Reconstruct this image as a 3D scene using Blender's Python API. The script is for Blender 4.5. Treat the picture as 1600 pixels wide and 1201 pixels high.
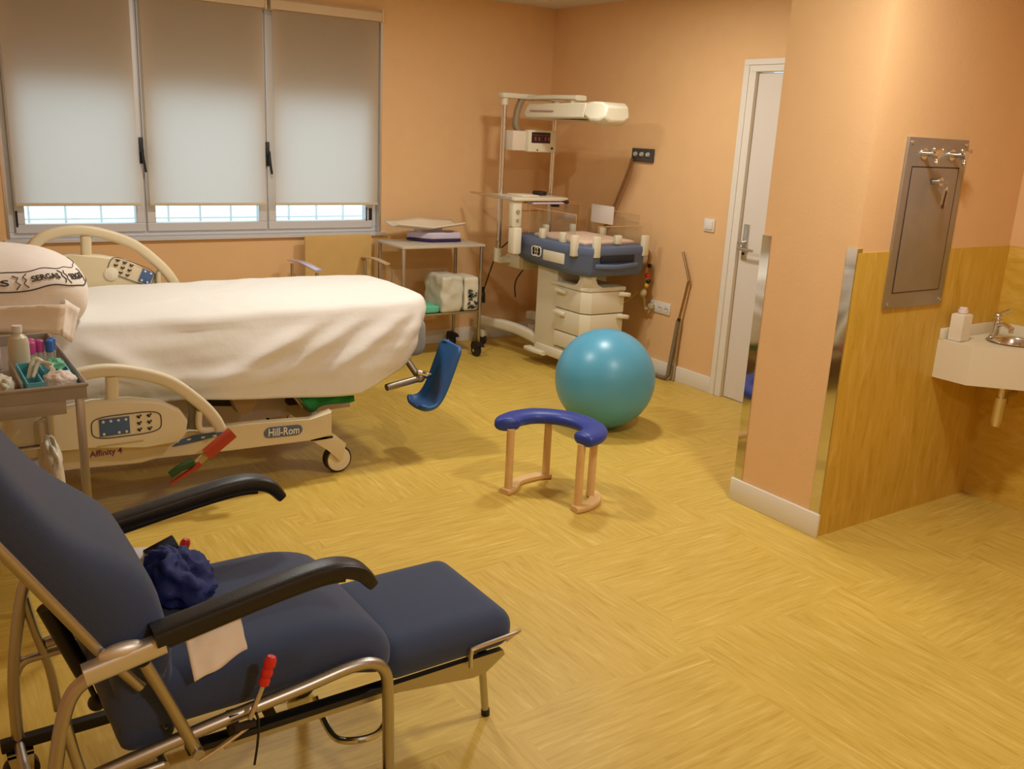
import bpy, bmesh, math, random
from mathutils import Vector, Matrix, noise
random.seed(4)
for o in list(bpy.data.objects): bpy.data.objects.remove(o)
S = bpy.context.scene
COL = S.collection
PI = math.pi
def lin(c):
    return c/12.92 if c <= .04045 else ((c+.055)/1.055)**2.4
def rgb(r, g, b): return (lin(r/255), lin(g/255), lin(b/255), 1)

# ---------------------------------------------------------------- camera
YAW, PITCH, ROLL = .6067, .26925, .0498
fw = Vector((math.sin(YAW)*math.cos(PITCH), math.cos(YAW)*math.cos(PITCH), -math.sin(PITCH)))
rt = Vector((math.cos(YAW), -math.sin(YAW), 0)); up = rt.cross(fw)
r2 = math.cos(ROLL)*rt + math.sin(ROLL)*up; u2 = -math.sin(ROLL)*rt + math.cos(ROLL)*up
cam = bpy.data.objects.new('camera', bpy.data.cameras.new('camera')); COL.objects.link(cam)
m = Matrix((r2, u2, -fw)).transposed().to_4x4(); m.translation = (0, 0, 1.65)
cam.matrix_world = m
cam.data.sensor_width = 36; cam.data.lens = 1433/1600*36; cam.data.clip_start = .05
S.camera = cam
# ---------------------------------------------------------------- world, exposure
S.view_settings.view_transform = 'Standard'; S.view_settings.look = 'None'
S.view_settings.gamma = 1; S.view_settings.use_curve_mapping = False
S.view_settings.exposure = -0.07
w = bpy.data.worlds.new('sky'); S.world = w; w.use_nodes = True
bg = w.node_tree.nodes['Background']; bg.inputs[0].default_value = (.58, .82, 1, 1); bg.inputs[1].default_value = 2.3
LAMP_W = 25.5
LAMPS = [(3.30, 4.12, 1.0), (1.58, 4.23, 1.0), (2.70, 1.70, 1.1), (1.2, -.7, 1.0)]  # last entry is an unseen fill lamp added behind the camera
for i, (x, y, k) in enumerate(LAMPS):
    L = bpy.data.lights.new('lamp_light', 'AREA'); L.shape = 'DISK'; L.size = .24
    L.energy = LAMP_W*k; L.color = (1, .972, .91)
    lo = bpy.data.objects.new('lamp_light', L); COL.objects.link(lo); lo.location = (x, y, 2.565)

# ---------------------------------------------------------------- materials
MATS = {}
def mat(name, col, rough=.5, metal=0, spec=.5, var=0, vscale=8, bump=0, bscale=60, coat=0, trans=0, emit=None, alpha=1, sheen=0):
    if name in MATS: return MATS[name]
    m = bpy.data.materials.new(name); m.use_nodes = True; nt = m.node_tree; b = nt.nodes['Principled BSDF']
    b.inputs['Base Color'].default_value = col; b.inputs['Roughness'].default_value = rough
    b.inputs['Metallic'].default_value = metal; b.inputs['Specular IOR Level'].default_value = spec
    b.inputs['Coat Weight'].default_value = coat; b.inputs['Transmission Weight'].default_value = trans
    b.inputs['Alpha'].default_value = alpha; b.inputs['Sheen Weight'].default_value = sheen
    tc = nt.nodes.new('ShaderNodeTexCoord')
    if var:
        n = nt.nodes.new('ShaderNodeTexNoise'); n.inputs['Scale'].default_value = vscale; n.inputs['Detail'].default_value = 5
        nt.links.new(tc.outputs['Object'], n.inputs['Vector'])
        hs = nt.nodes.new('ShaderNodeHueSaturation'); hs.inputs['Color'].default_value = col
        mr = nt.nodes.new('ShaderNodeMapRange'); mr.inputs[3].default_value = 1-var; mr.inputs[4].default_value = 1+var
        mr.inputs[1].default_value = .3; mr.inputs[2].default_value = .7
        nt.links.new(n.outputs[0], mr.inputs[0]); nt.links.new(mr.outputs[0], hs.inputs['Value'])
        nt.links.new(hs.outputs[0], b.inputs['Base Color'])
    if bump:
        n2 = nt.nodes.new('ShaderNodeTexNoise'); n2.inputs['Scale'].default_value = bscale; n2.inputs['Detail'].default_value = 4
        nt.links.new(tc.outputs['Object'], n2.inputs['Vector'])
        bp = nt.nodes.new('ShaderNodeBump'); bp.inputs['Strength'].default_value = bump; bp.inputs['Distance'].default_value = .01
        nt.links.new(n2.outputs[0], bp.inputs['Height']); nt.links.new(bp.outputs[0], b.inputs['Normal'])
    if emit:
        b.inputs['Emission Color'].default_value = emit[0]; b.inputs['Emission Strength'].default_value = emit[1]
    MATS[name] = m; return m

def vinyl(name, wall=None):
    """marbled linoleum; streak direction alternates in square patches. wall: None floor, 'x' / 'y' wall sheets run upright"""
    m = bpy.data.materials.new(name); m.use_nodes = True; nt = m.node_tree; N = nt.nodes; K = nt.links
    b = N['Principled BSDF']; tc = N.new('ShaderNodeTexCoord')
    def streak(sx, sy, sz, off=0, sc=1):
        mp = N.new('ShaderNodeMapping'); mp.inputs['Scale'].default_value = (sx, sy, sz); mp.inputs['Location'].default_value = (off, off*.7, off*.3)
        K.new(tc.outputs['Object'], mp.inputs['Vector'])
        n = N.new('ShaderNodeTexNoise'); n.inputs['Scale'].default_value = sc; n.inputs['Detail'].default_value = 7
        n.inputs['Roughness'].default_value = .62; n.inputs['Distortion'].default_value = .7
        K.new(mp.outputs[0], n.inputs['Vector']); return n.outputs[0]
    if wall is None:
        a = streak(5, 58, 1); c = streak(58, 5, 1, 9)
        # warped patch grid
        wn = N.new('ShaderNodeTexNoise'); wn.inputs['Scale'].default_value = 2.2; wn.inputs['Detail'].default_value = 2
        K.new(tc.outputs['Object'], wn.inputs['Vector'])
        va = N.new('ShaderNodeVectorMath'); va.operation = 'SCALE'; va.inputs['Scale'].default_value = .5
        K.new(wn.outputs['Color'], va.inputs[0])
        vb = N.new('ShaderNodeVectorMath'); K.new(tc.outputs['Object'], vb.inputs[0]); K.new(va.outputs[0], vb.inputs[1])
        mp = N.new('ShaderNodeMapping'); mp.inputs['Rotation'].default_value = (0, 0, .03); mp.inputs['Location'].default_value = (.1, .2, .25)
        K.new(vb.outputs[0], mp.inputs['Vector'])
        ck = N.new('ShaderNodeTexChecker'); ck.inputs['Scale'].default_value = 1/.8
        K.new(mp.outputs[0], ck.inputs['Vector'])
        mx = N.new('ShaderNodeMix'); mx.data_type = 'FLOAT'
        K.new(ck.outputs['Fac'], mx.inputs[0]); K.new(a, mx.inputs[2]); K.new(c, mx.inputs[3]); src = mx.outputs[0]
    elif wall == 'y': src = streak(22, 22, 3.6)
    else: src = streak(22, 7, 22)
    cr = N.new('ShaderNodeValToRGB'); e = cr.color_ramp.elements
    e[0].position = .30; e[0].color = rgb(192, 157, 66); e[1].position = .72; e[1].color = rgb(224, 195, 110)
    k = e.new(.46); k.color = rgb(206, 173, 78); k = e.new(.57); k.color = rgb(211, 179, 86)
    if wall:
        for q, cc in zip(e, ((198, 156, 52), (213, 172, 66), (218, 178, 76), (230, 194, 104))): q.color = rgb(*cc)
    K.new(src, cr.inputs[0])
    big = N.new('ShaderNodeTexNoise'); big.inputs['Scale'].default_value = 1.6; K.new(tc.outputs['Object'], big.inputs['Vector'])
    mr = N.new('ShaderNodeMapRange'); mr.inputs[1].default_value = .3; mr.inputs[2].default_value = .7; mr.inputs[3].default_value = .95; mr.inputs[4].default_value = 1.04
    K.new(big.outputs[0], mr.inputs[0])
    hs = N.new('ShaderNodeHueSaturation'); K.new(cr.outputs[0], hs.inputs['Color']); K.new(mr.outputs[0], hs.inputs['Value'])
    K.new(hs.outputs[0], b.inputs['Base Color'])
    b.inputs['Roughness'].default_value = .42; b.inputs['Specular IOR Level'].default_value = .35
    return m

M_floor = vinyl('floor_linoleum'); M_wainx = vinyl('wall_vinyl_x', 'x'); M_wainy = vinyl('wall_vinyl_y', 'y')
M_wall = mat('peach_paint', rgb(234, 192, 140), .62, var=.015, bump=.08, bscale=90, spec=.3)
M_ceil = mat('ceiling_white', rgb(226, 218, 204), .8)
M_white = mat('white_lacquer', rgb(226, 222, 212), .45)
M_trim = mat('trim_white', rgb(232, 226, 214), .45)
M_chrome = mat('chrome', (.75, .74, .72, 1), .18, 1)
M_steel = mat('brushed_steel', (.42, .38, .33, 1), .45, .75, var=.05, vscale=14)
M_satin = mat('satin_steel', (.62, .60, .56, 1), .3, 1)
M_bronze = mat('champagne_tube', (.50, .475, .43, 1), .36, 1)
M_alu = mat('window_aluminium', rgb(216, 216, 218), .45, .25)
M_black = mat('black_plastic', rgb(22, 22, 24), .45)
M_arm = mat('black_armrest', rgb(24, 23, 22), .38, bump=.1, bscale=300)
M_blue = mat('navy_upholstery', rgb(58, 70, 98), .8, var=.05, vscale=300, bump=.12, bscale=500, spec=.3, sheen=.15)
M_navy = mat('garment_navy', rgb(24, 38, 104), .7, bump=.15, bscale=50)
M_cream = mat('cream_plastic', rgb(214, 198, 162), .42)
M_cream2 = mat('warm_cream_plastic', rgb(224, 212, 182), .42)
M_warm = mat('offwhite_device', rgb(222, 214, 188), .4)
M_sheet = mat('white_cotton', rgb(228, 224, 216), .9, spec=.15, bump=.15, bscale=25)
M_pillow = mat('pillow_cotton', rgb(236, 226, 216), .9, spec=.15, bump=.2, bscale=22)
M_ball = mat('ball_vinyl', rgb(84, 162, 194), .34, spec=.55, var=.03, vscale=6)
M_seat = mat('royal_blue_vinyl', rgb(36, 60, 150), .42)
M_wood = mat('beech', rgb(222, 182, 124), .45, var=.05, vscale=20)
M_ply = mat('plywood', rgb(208, 172, 106), .5, var=.04, vscale=10)
M_dev = mat('device_blue', rgb(92, 106, 134), .5, var=.03)
M_devd = mat('device_dark_slot', rgb(20, 28, 40), .5)
M_padd = mat('paddle_blue', rgb(38, 92, 150), .45)
M_red = mat('red_plastic', rgb(214, 44, 30), .4)
M_orange = mat('orange_red_plastic', rgb(168, 56, 30), .45)
M_green = mat('green_cloth', rgb(24, 120, 52), .85, bump=.3, bscale=30)
M_greenp = mat('green_plastic', rgb(34, 72, 34), .5)
M_lilac = mat('lilac_grey_metal', rgb(206, 190, 196), .5)
M_basin = mat('sink_white', rgb(232, 222, 196), .3)
M_btn = mat('button_blue', rgb(70, 98, 142), .5)
M_dot = mat('button_light', rgb(220, 220, 210), .5)
M_dark = mat('ink_dark', rgb(40, 34, 30), .7)
M_purple = mat('ink_purple', rgb(130, 40, 110), .7)
M_badge = mat('badge_blue', rgb(84, 100, 128), .5)
M_rubber = mat('dark_rubber', rgb(44, 34, 28), .7)
M_brownp = mat('brown_bracket', rgb(120, 84, 52), .5)
M_tan = mat('tan_board', rgb(196, 168, 120), .5)
M_scr = mat('display_dark', rgb(46, 18, 22), .25)
M_digit = mat('display_digit', rgb(200, 80, 70), .5, emit=(rgb(220, 120, 120), .6))
M_hose = mat('hose_tan', rgb(190, 140, 90), .5)
M_copper = mat('bronze_rod', (.38, .26, .15, 1), .4, 1)
M_grey = mat('grey_tube', rgb(140, 128, 112), .45, .3)
M_clear = mat('clear_plastic', rgb(214, 216, 200), .2, alpha=.55)
M_teal = mat('teal_cardboard', rgb(100, 178, 190), .6)
M_mint = mat('mint_plastic', rgb(96, 186, 150), .5)
M_pink = mat('pink_cap', rgb(206, 84, 160), .45)
M_bcap = mat('blue_cap', rgb(52, 110, 196), .45)
M_gauze = mat('white_gauze', rgb(236, 224, 214), .9, bump=.6, bscale=90)
M_bagm = mat('plastic_bag', rgb(214, 206, 184), .35, bump=.6, bscale=18)
M_yell = mat('yellow_plastic', rgb(220, 180, 60), .5)
M_lscale = mat('scale_lilac', rgb(206, 196, 214), .4)
M_dscale = mat('scale_purple', rgb(44, 30, 84), .4)
M_armch = mat('lavender_metal', rgb(206, 192, 214), .25, .4)
M_door = mat('door_white', rgb(226, 218, 208), .45)
M_concrete = mat('terrace_wall', rgb(226, 228, 228), .9)
M_lampface = mat('lamp_diffuser', (1, .95, .85, 1), .5, emit=((1, .92, .80, 1), 6.0))

def acrylic():
    m = bpy.data.materials.new('acrylic'); m.use_nodes = True; nt = m.node_tree; N = nt.nodes
    N.remove(N['Principled BSDF']); out = N['Material Output']
    t = N.new('ShaderNodeBsdfTransparent'); t.inputs[0].default_value = (.95, .95, .93, 1)
    g = N.new('ShaderNodeBsdfGlossy'); g.inputs['Roughness'].default_value = .08
    x = N.new('ShaderNodeMixShader'); x.inputs[0].default_value = .05; nt.links.new(t.outputs[0], x.inputs[1]); nt.links.new(g.outputs[0], x.inputs[2])
    nt.links.new(x.outputs[0], out.inputs[0]); return m
M_acr = acrylic()
def blindmat():
    m = bpy.data.materials.new('blind_fabric'); m.use_nodes = True; nt = m.node_tree; N = nt.nodes
    N.remove(N['Principled BSDF']); out = N['Material Output']
    d = N.new('ShaderNodeBsdfDiffuse'); d.inputs[0].default_value = rgb(212, 188, 150)
    t = N.new('ShaderNodeBsdfTranslucent'); t.inputs[0].default_value = rgb(244, 234, 226)
    x = N.new('ShaderNodeMixShader'); x.inputs[0].default_value = .48
    nt.links.new(d.outputs[0], x.inputs[1]); nt.links.new(t.outputs[0], x.inputs[2]); nt.links.new(x.outputs[0], out.inputs[0]); return m
M_blind = blindmat()

# ---------------------------------------------------------------- geometry helpers
def catmull(pts, n=6, closed=False):
    P = [Vector(p) for p in pts]
    if len(P) < 3: return P
    out = []; L = len(P); segs = L if closed else L-1
    for i in range(segs):
        if closed: a, b, c, d = P[(i-1) % L], P[i], P[(i+1) % L], P[(i+2) % L]
        else: a, b, c, d = P[max(i-1, 0)], P[i], P[i+1], P[min(i+2, L-1)]
        for k in range(n):
            t = k/n
            out.append(.5*((2*b)+(c-a)*t+(2*a-5*b+4*c-d)*t*t+(3*b-a-3*c+d)*t**3))
    if not closed: out.append(P[-1])
    return out
class MB:
    def __init__(s): s.bm = bmesh.new()
    def _m(s, verts, M): 
        for v in verts: v.co = M @ v.co
    def box(s, x0, x1, y0, y1, z0, z1, bev=0, seg=2, M=None):
        r = bmesh.ops.create_cube(s.bm, size=1); vs = r['verts']
        for v in vs: v.co = Vector(((x0+x1)/2+v.co.x*(x1-x0), (y0+y1)/2+v.co.y*(y1-y0), (z0+z1)/2+v.co.z*(z1-z0)))
        if bev:
            es = list({e for v in vs for e in v.link_edges})
            r = bmesh.ops.bevel(s.bm, geom=es, offset=bev, segments=seg, profile=.5, affect='EDGES')
            vs = list({v for f in r['faces'] for v in f.verts} | {v for v in vs if v.is_valid})
        if M: s._m(vs, M)
        return s
    def cyl(s, a, b, r, rb=None, n=20, cap=True):
        a, b = Vector(a), Vector(b); d = b-a
        r_ = bmesh.ops.create_cone(s.bm, cap_ends=cap, segments=n, radius1=r, radius2=r if rb is None else rb, depth=d.length)
        q = d.to_track_quat('Z', 'Y').to_matrix().to_4x4(); q.translation = (a+b)/2
        s._m(r_['verts'], q); return s
    def ball(s, c, r, sx=1, sy=1, sz=1, u=24, v=14):
        q = bmesh.ops.create_uvsphere(s.bm, u_segments=u, v_segments=v, radius=r)
        for x in q['verts']: x.co = Vector((x.co.x*sx+c[0], x.co.y*sy+c[1], x.co.z*sz+c[2]))
        return s
    def sweep(s, pts, prof, closed=False, upv=(0, 0, 1), scale=None):
        """prof: list of (side, up) offsets; fixed up reference"""
        P = [Vector(p) for p in pts]; n = len(P); rings = []; U = Vector(upv)
        prev = None
        for i in range(n):
            a = P[i-1] if (i or closed) else P[i]; b = P[(i+1) % n] if (i < n-1 or closed) else P[i]
            t = (b-a).normalized()
            if prev is None:
                side = t.cross(U)
                if side.length < .1: side = t.cross(Vector((1, 0, 0)) if abs(t.x) < .9 else Vector((0, 1, 0)))
                side.normalize(); upx = side.cross(t).normalized()
            else:
                upx = prev-t*prev.dot(t); upx.normalize(); side = t.cross(upx).normalized()
            prev = upx; k = scale[i] if scale else 1
            rings.append([s.bm.verts.new(P[i]+side*u*k+upx*v*k) for u, v in prof])
        m = len(prof)
        for i in range(n if closed else n-1):
            A, B = rings[i], rings[(i+1) % n]
            for j in range(m):
                s.bm.faces.new((A[j], A[(j+1) % m], B[(j+1) % m], B[j]))
        if not closed:
            s.bm.faces.new(rings[0][::-1]); s.bm.faces.new(rings[-1])
        return s
    def tube(s, pts, r, n=12, sm=6, closed=False):
        if sm: pts = catmull(pts, sm, closed)
        prof = [(r*math.cos(2*PI*k/n), r*math.sin(2*PI*k/n)) for k in range(n)]
        return s.sweep(pts, prof, closed)
    def bar(s, pts, wd, ht, rnd=.3, sm=6, closed=False, scale=None, upv=(0, 0, 1)):
        if sm: pts = catmull(pts, sm, closed)
        prof = []
        for k in range(16):
            a = 2*PI*(k+.5)/16; c, d = math.cos(a), math.sin(a); e = rnd
            prof.append((wd/2*math.copysign(abs(c)**e, c), ht/2*math.copysign(abs(d)**e, d)))
        sc = [scale(i/(len(pts)-1)) for i in range(len(pts))] if scale else None
        return s.sweep(pts, prof, closed, upv, sc)
    def lathe(s, prof, c=(0, 0, 0), n=28, M=None, cap=True):
        rings = []
        for r, z in prof:
            rings.append([s.bm.verts.new((c[0]+r*math.cos(2*PI*k/n), c[1]+r*math.sin(2*PI*k/n), c[2]+z)) for k in range(n)])
        for A, B in zip(rings, rings[1:]):
            for j in range(n): s.bm.faces.new((A[j], A[(j+1) % n], B[(j+1) % n], B[j]))
        if cap: s.bm.faces.new(rings[0][::-1]); s.bm.faces.new(rings[-1])
        if M: s._m([v for R in rings for v in R], M)
        return s
    def prism(s, poly, axis, a, b, bev=0, seg=2):
        """poly: 2D points; axis 'x': (y,z), 'y': (x,z), 'z': (x,y)"""
        def mk(p, t): return {'x': (t, p[0], p[1]), 'y': (p[0], t, p[1]), 'z': (p[0], p[1], t)}[axis]
        A = [s.bm.verts.new(mk(p, a)) for p in poly]; B = [s.bm.verts.new(mk(p, b)) for p in poly]; n = len(poly)
        fs = [s.bm.faces.new(A[::-1]), s.bm.faces.new(B)]
        for j in range(n): s.bm.faces.new((A[j], A[(j+1) % n], B[(j+1) % n], B[j]))
        if bev:
            es = list(fs[0].edges)+list(fs[1].edges)
            bmesh.ops.bevel(s.bm, geom=es, offset=bev, segments=seg, profile=.5, affect='EDGES')
        return s
    def cushion(s, x0, x1, y0, y1, z0, z1, r=.04, crown=.01, n=18, fn=None):
        """rounded upholstered pad built from a subdivided superellipsoid box"""
        bm = bmesh.new(); bmesh.ops.create_cube(bm, size=2)
        bmesh.ops.subdivide_edges(bm, edges=list(bm.edges), cuts=n, use_grid_fill=True)
        hx, hy, hz = (x1-x0)/2, (y1-y0)/2, (z1-z0)/2; R = min(r, hx*.95, hy*.95, hz*.98)
        for v in bm.verts:
            def ws(t): return math.copysign(abs(t)**.8, t)
            p = Vector((ws(v.co.x)*hx, ws(v.co.y)*hy, v.co.z*hz))
            q = Vector((max(-hx+R, min(hx-R, p.x)), max(-hy+R, min(hy-R, p.y)), max(-hz+R, min(hz-R, p.z))))
            d = p-q
            if d.length > 1e-9: p = q+d.normalized()*R
            if p.z > 0: p.z += crown*(1-(p.x/hx)**2)*(1-(p.y/hy)**2)
            c = Vector(((x0+x1)/2, (y0+y1)/2, (z0+z1)/2))+p
            v.co = fn(c) if fn else c
        me = bpy.data.meshes.new('t'); bm.to_mesh(me); bm.free(); s.bm.from_mesh(me); bpy.data.meshes.remove(me); return s
    def text(s, body, size, M, depth=.0008, sx=1, fn=None):
        cu = bpy.data.curves.new('t', 'FONT'); cu.body = body; cu.size = size; cu.extrude = depth; cu.align_x = 'CENTER'; cu.align_y = 'CENTER'; cu.resolution_u = 3; cu.offset = size*.012
        ob = bpy.data.objects.new('t', cu); COL.objects.link(ob); bpy.context.view_layer.update()
        dg = bpy.context.evaluated_depsgraph_get(); me = bpy.data.meshes.new_from_object(ob.evaluated_get(dg))
        bpy.data.objects.remove(ob); bpy.data.curves.remove(cu)
        for v in me.vertices:
            v.co.x *= sx
            v.co = fn(v.co.copy()) if fn else M @ v.co
        s.bm.from_mesh(me); bpy.data.meshes.remove(me); return s
    def build(s, name, material, parent=None, at=None, ang=.6, bevel=0):
        bm = s.bm
        bmesh.ops.recalc_face_normals(bm, faces=list(bm.faces))
        if parent is not None:
            org = parent_loc(parent)
        else:
            if at is None:
                xs = [v.co.x for v in bm.verts]; ys = [v.co.y for v in bm.verts]; zs = [v.co.z for v in bm.verts]
                at = ((min(xs)+max(xs))/2, (min(ys)+max(ys))/2, min(zs))
            org = Vector(at)
        for v in bm.verts: v.co -= org
        me = bpy.data.meshes.new(name); bm.to_mesh(me); bm.free()
        me.polygons.foreach_set('use_smooth', [True]*len(me.polygons)); me.set_sharp_from_angle(angle=ang)
        me.materials.append(material)
        o = bpy.data.objects.new(name, me); COL.objects.link(o)
        if parent is not None: o.parent = parent
        else: o.location = org
        if bevel:
            b = o.modifiers.new('b', 'BEVEL'); b.width = bevel; b.segments = 2; b.limit_method = 'ANGLE'; b.angle_limit = .7
        return o
def parent_loc(p):
    v = Vector((0, 0, 0))
    while p is not None: v += p.location; p = p.parent
    return v
def thing(name, label, cat, loc, group=None):
    o = bpy.data.objects.new(name, None); COL.objects.link(o); o.location = loc; o.empty_display_size = .05
    o['label'] = label; o['category'] = cat
    if group: o['group'] = group
    return o
def tag(o, label, cat, group=None):
    o['label'] = label; o['category'] = cat
    if group: o['group'] = group
    return o
def struct(o): o['kind'] = 'structure'; return o
def dup(root, d, label=None):
    r = root.copy(); COL.objects.link(r); r.location = Vector(root.location)+Vector(d)
    if label: r['label'] = label
    for ch in list(root.children):
        c = ch.copy(); COL.objects.link(c); c.parent = r
        for g in list(ch.children):
            k = g.copy(); COL.objects.link(k); k.parent = c
    return r
def rot(ax, ang, c):
    c = Vector(c); return Matrix.Translation(c) @ Matrix.Rotation(ang, 4, ax) @ Matrix.Translation(-c)
def frame(o, x, y):
    """matrix whose local x,y axes are given (z = x cross y)"""
    x = Vector(x).normalized(); y = Vector(y).normalized(); z = x.cross(y)
    m = Matrix((x, y, z)).transposed().to_4x4(); m.translation = Vector(o); return m
FACE_Y = lambda o: frame(o, (1, 0, 0), (0, 0, 1))      # text readable from -Y side
FACE_X = lambda o: frame(o, (0, -1, 0), (0, 0, 1))     # readable from -X side

# ================================================================= ROOM
XL, XR, YB, YF, H = -.9, 4.54, 6.2, -1.6, 2.58
WX0, WX1, WZ0, WZ1 = .62, 3.04, .885, 2.40
PX, PY0, PY1, AX = 3.24, 2.28, 2.765, 4.40
struct(MB().box(XL-.2, XR+.2, YF-.2, YB+.3, -.1, 0).build('floor', M_floor, at=(0, 0, 0)))
struct(MB().box(XL-.2, XR+.2, YF-.2, YB+.3, H, H+.1).build('ceiling', M_ceil))
b = MB(); T = .26
b.box(XL-.2, WX0, YB, YB+T, 0, H); b.box(WX1, XR+.2, YB, YB+T, 0, H); b.box(WX0, WX1, YB, YB+T, 0, WZ0-.02); b.box(WX0, WX1, YB, YB+T, WZ1, H)
struct(b.build('wall_back', M_wall))
struct(MB().box(XL-.2, XL, YF-.2, YB, 0, H).build('wall_left', M_wall))
struct(MB().box(XL, XR+.2, YF-.2, YF, 0, H).build('wall_front', M_wall))
DY0, DY1, DZ = 3.22, 4.07, 2.064
b = MB(); b.box(XR, XR+.2, DY1+.05, YB, 0, H); b.box(XR, XR+.2, PY1, DY0-.05, 0, H); b.box(XR, XR+.2, DY0-.05, DY1+.05, DZ+.04, H)
struct(b.build('wall_right', M_wall))
struct(MB().box(PX, XR+.2, PY0, PY1, 0, H).build('wall_partition', M_wall))
struct(MB().box(AX, XR+.2, YF, PY0, 0, H).build('wall_alcove', M_wall))
struct(MB().box(PX+.004, AX, PY0-.005, PY0, 0, 1.243).build('trim_1', M_wainy, at=(0, 0, 0)))
struct(MB().box(AX-.005, AX, YF, PY0-.005, 0, 1.243).build('trim_2', M_wainx, at=(0, 0, 0)))
# corner guards
for nm, y, s in (('trim_3', PY0, 1), ('trim_4', PY1, -1)):
    b = MB(); b.box(PX-.004, PX, min(y, y+s*.045), max(y, y+s*.045), .105, 1.26); b.box(PX-.004, PX+.03, min(y-s*.004, y), max(y-s*.004, y), .105, 1.26)
    struct(b.build(nm, mat('corner_guard', (.66, .63, .58, 1), .07, 1)))
# baseboards
def bb(nm, poly_boxes):
    b = MB()
    for q in poly_boxes: b.box(*q, bev=.002)
    struct(b.build(nm, M_trim))
bb('baseboard_right', [(XR-.014, XR, 4.165, YB, 0, .108)])
bb('baseboard_back', [(XL, XR-.014, YB-.014, YB, 0, .108)])
bb('baseboard_left', [(XL, XL+.014, YF, YB-.014, 0, .108)])
bb('baseboard_partition', [(PX-.014, PX, PY0-.012, PY1+.012, 0, .108), (PX, XR, PY1, PY1+.014, 0, .108)])
# ---- door
b = MB(); b.box(XR+.012, XR+.05, DY0, DY1, .006, DZ)
door = struct(b.build('door_1', M_door, bevel=.002))
b = MB()
b.box(XR-.016, XR+.055, DY1+.004, DY1+.095, 0, DZ+.006); b.box(XR-.016, XR+.055, DY0-.095, DY0-.004, 0, DZ+.006); b.box(XR-.016, XR+.055, DY0-.095, DY1+.095, DZ+.006, DZ+.075)
b.box(XR-.024, XR-.012, DY1+.055, DY1+.098, 0, DZ+.045); b.box(XR-.024, XR-.012, DY0-.09, DY1+.098, DZ+.045, DZ+.08)
b.build('door_frame', M_trim, door, bevel=.003)
pl = MB().box(XR+.004, XR+.0125, 4.005, 4.047, .925, 1.152, bev=.002).build('lock_plate', M_satin, door)
b = MB(); b.cyl((XR+.004, 4.026, 1.0), (XR-.045, 4.026, 1.0), .009); b.bar([(XR-.045, 4.03, 1.0), (XR-.047, 3.97, 1.0), (XR-.044, 3.91, .998)], .014, .018, .8); b.build('lever_handle', M_satin, pl)
MB().cyl((XR+.004, 4.03, 1.035), (XR-.03, 4.03, 1.035), .012).box(XR-.034, XR-.028, 4.0, 4.055, 1.028, 1.042, bev=.002).build('key_knob', M_satin, pl)
MB().cyl((XR+.004, 4.03, .965), (XR-.001, 4.03, .965), .009).build('keyhole', M_black, pl)

# ---- window
win = bpy.data.objects.new('window_1', None); COL.objects.link(win); win.location = ((WX0+WX1)/2, YB, WZ0); win['kind'] = 'structure'
fy0, fy1 = YB+.05, YB+.11
b = MB()
b.box(WX0, WX1, fy0, fy1, WZ0, WZ0+.035); b.box(WX0, WX1, fy0, fy1, WZ1-.04, WZ1); b.box(WX0, WX0+.04, fy0+.001, fy1-.001, WZ0+.035, WZ1-.04); b.box(WX1-.04, WX1, fy0+.001, fy1-.001, WZ0+.035, WZ1-.04)
b.box(1.385, 1.42, fy0+.001, fy1-.001, WZ0+.035, WZ1-.04); b.box(2.185, 2.22, fy0+.001, fy1-.001, WZ0+.035, WZ1-.04)
b.build('window_frame', M_alu, win, bevel=.003)
SASH = [(WX0+.04, 1.405), (1.415, 2.205), (2.215, WX1-.04)]
for i, (a, c) in enumerate(SASH):
    b = MB(); z0, z1 = WZ0+.03, WZ1-.035; t = .055; y0, y1 = fy0-.018, fy1-.012
    b.box(a, c, y0, y1, z0, z0+t); b.box(a, c, y0, y1, z1-t, z1); b.box(a, a+t, y0, y1, z0+t, z1-t); b.box(c-t, c, y0, y1, z0+t, z1-t)
    sash = b.build('sash', M_alu, win, bevel=.004)
    MB().box(a+t-.003, c-t+.003, fy0+.02, fy0+.026, z0+t-.003, z1-t+.003).build('pane', M_acr, sash)
    if i == 0: MB().box(a+.004, a+.016, y0-.004, y0, .955, 1.05).build('hinge', M_black, sash)
    if i == 2:
        MB().box(c-.03, c-.006, y0-.004, y0, .97, 1.055).build('hinge', M_black, sash); MB().box(c-.053, c-.045, y0-.004, y0, .965, 1.06).build('hinge', M_black, sash)
for hx, lean in ((1.400, .5), (2.216, .8)):
    b = MB(); y = fy0-.018
    b.box(hx-.012, hx+.012, y-.012, y, 1.34, 1.50, bev=.003); b.cyl((hx, y, 1.42), (hx, y-.035, 1.42), .011)
    b.bar([(hx, y-.036, 1.44), (hx+.004, y-.04, 1.37), (hx+.014, y-.04, 1.29)], .02, .014, .6); b.build('window_handle', M_black, win)
MB().prism([(YB-.028, WZ0-.022), (YB-.028, WZ0-.004), (YB+.06, WZ0-.001), (YB+.06, WZ0-.019)], 'x', WX0-.03, WX1+.05).build('window_sill', M_alu, win)
b = MB(); b.box(WX0-.012, WX0+.003, YB-.004, YB+.048, WZ0+.002, WZ1-.002); b.box(WX1-.003, WX1+.012, YB-.004, YB+.048, WZ0+.002, WZ1-.002); b.build('reveal_trim', M_satin, win)
# exterior roller shutter, lowered over the top of the window
b = MB()
for k in range(16):
    z = 1.80+k*.042
    if z < WZ1+.1: b.prism([(YB+.135, z), (YB+.150, z+.004), (YB+.155, z+.020), (YB+.150, z+.037), (YB+.135, z+.041), (YB+.130, z+.02)], 'x', WX0-.02, WX1+.02)
b.build('roller_shutter', mat('shutter_slats', rgb(120, 112, 104), .6), win)
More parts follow.
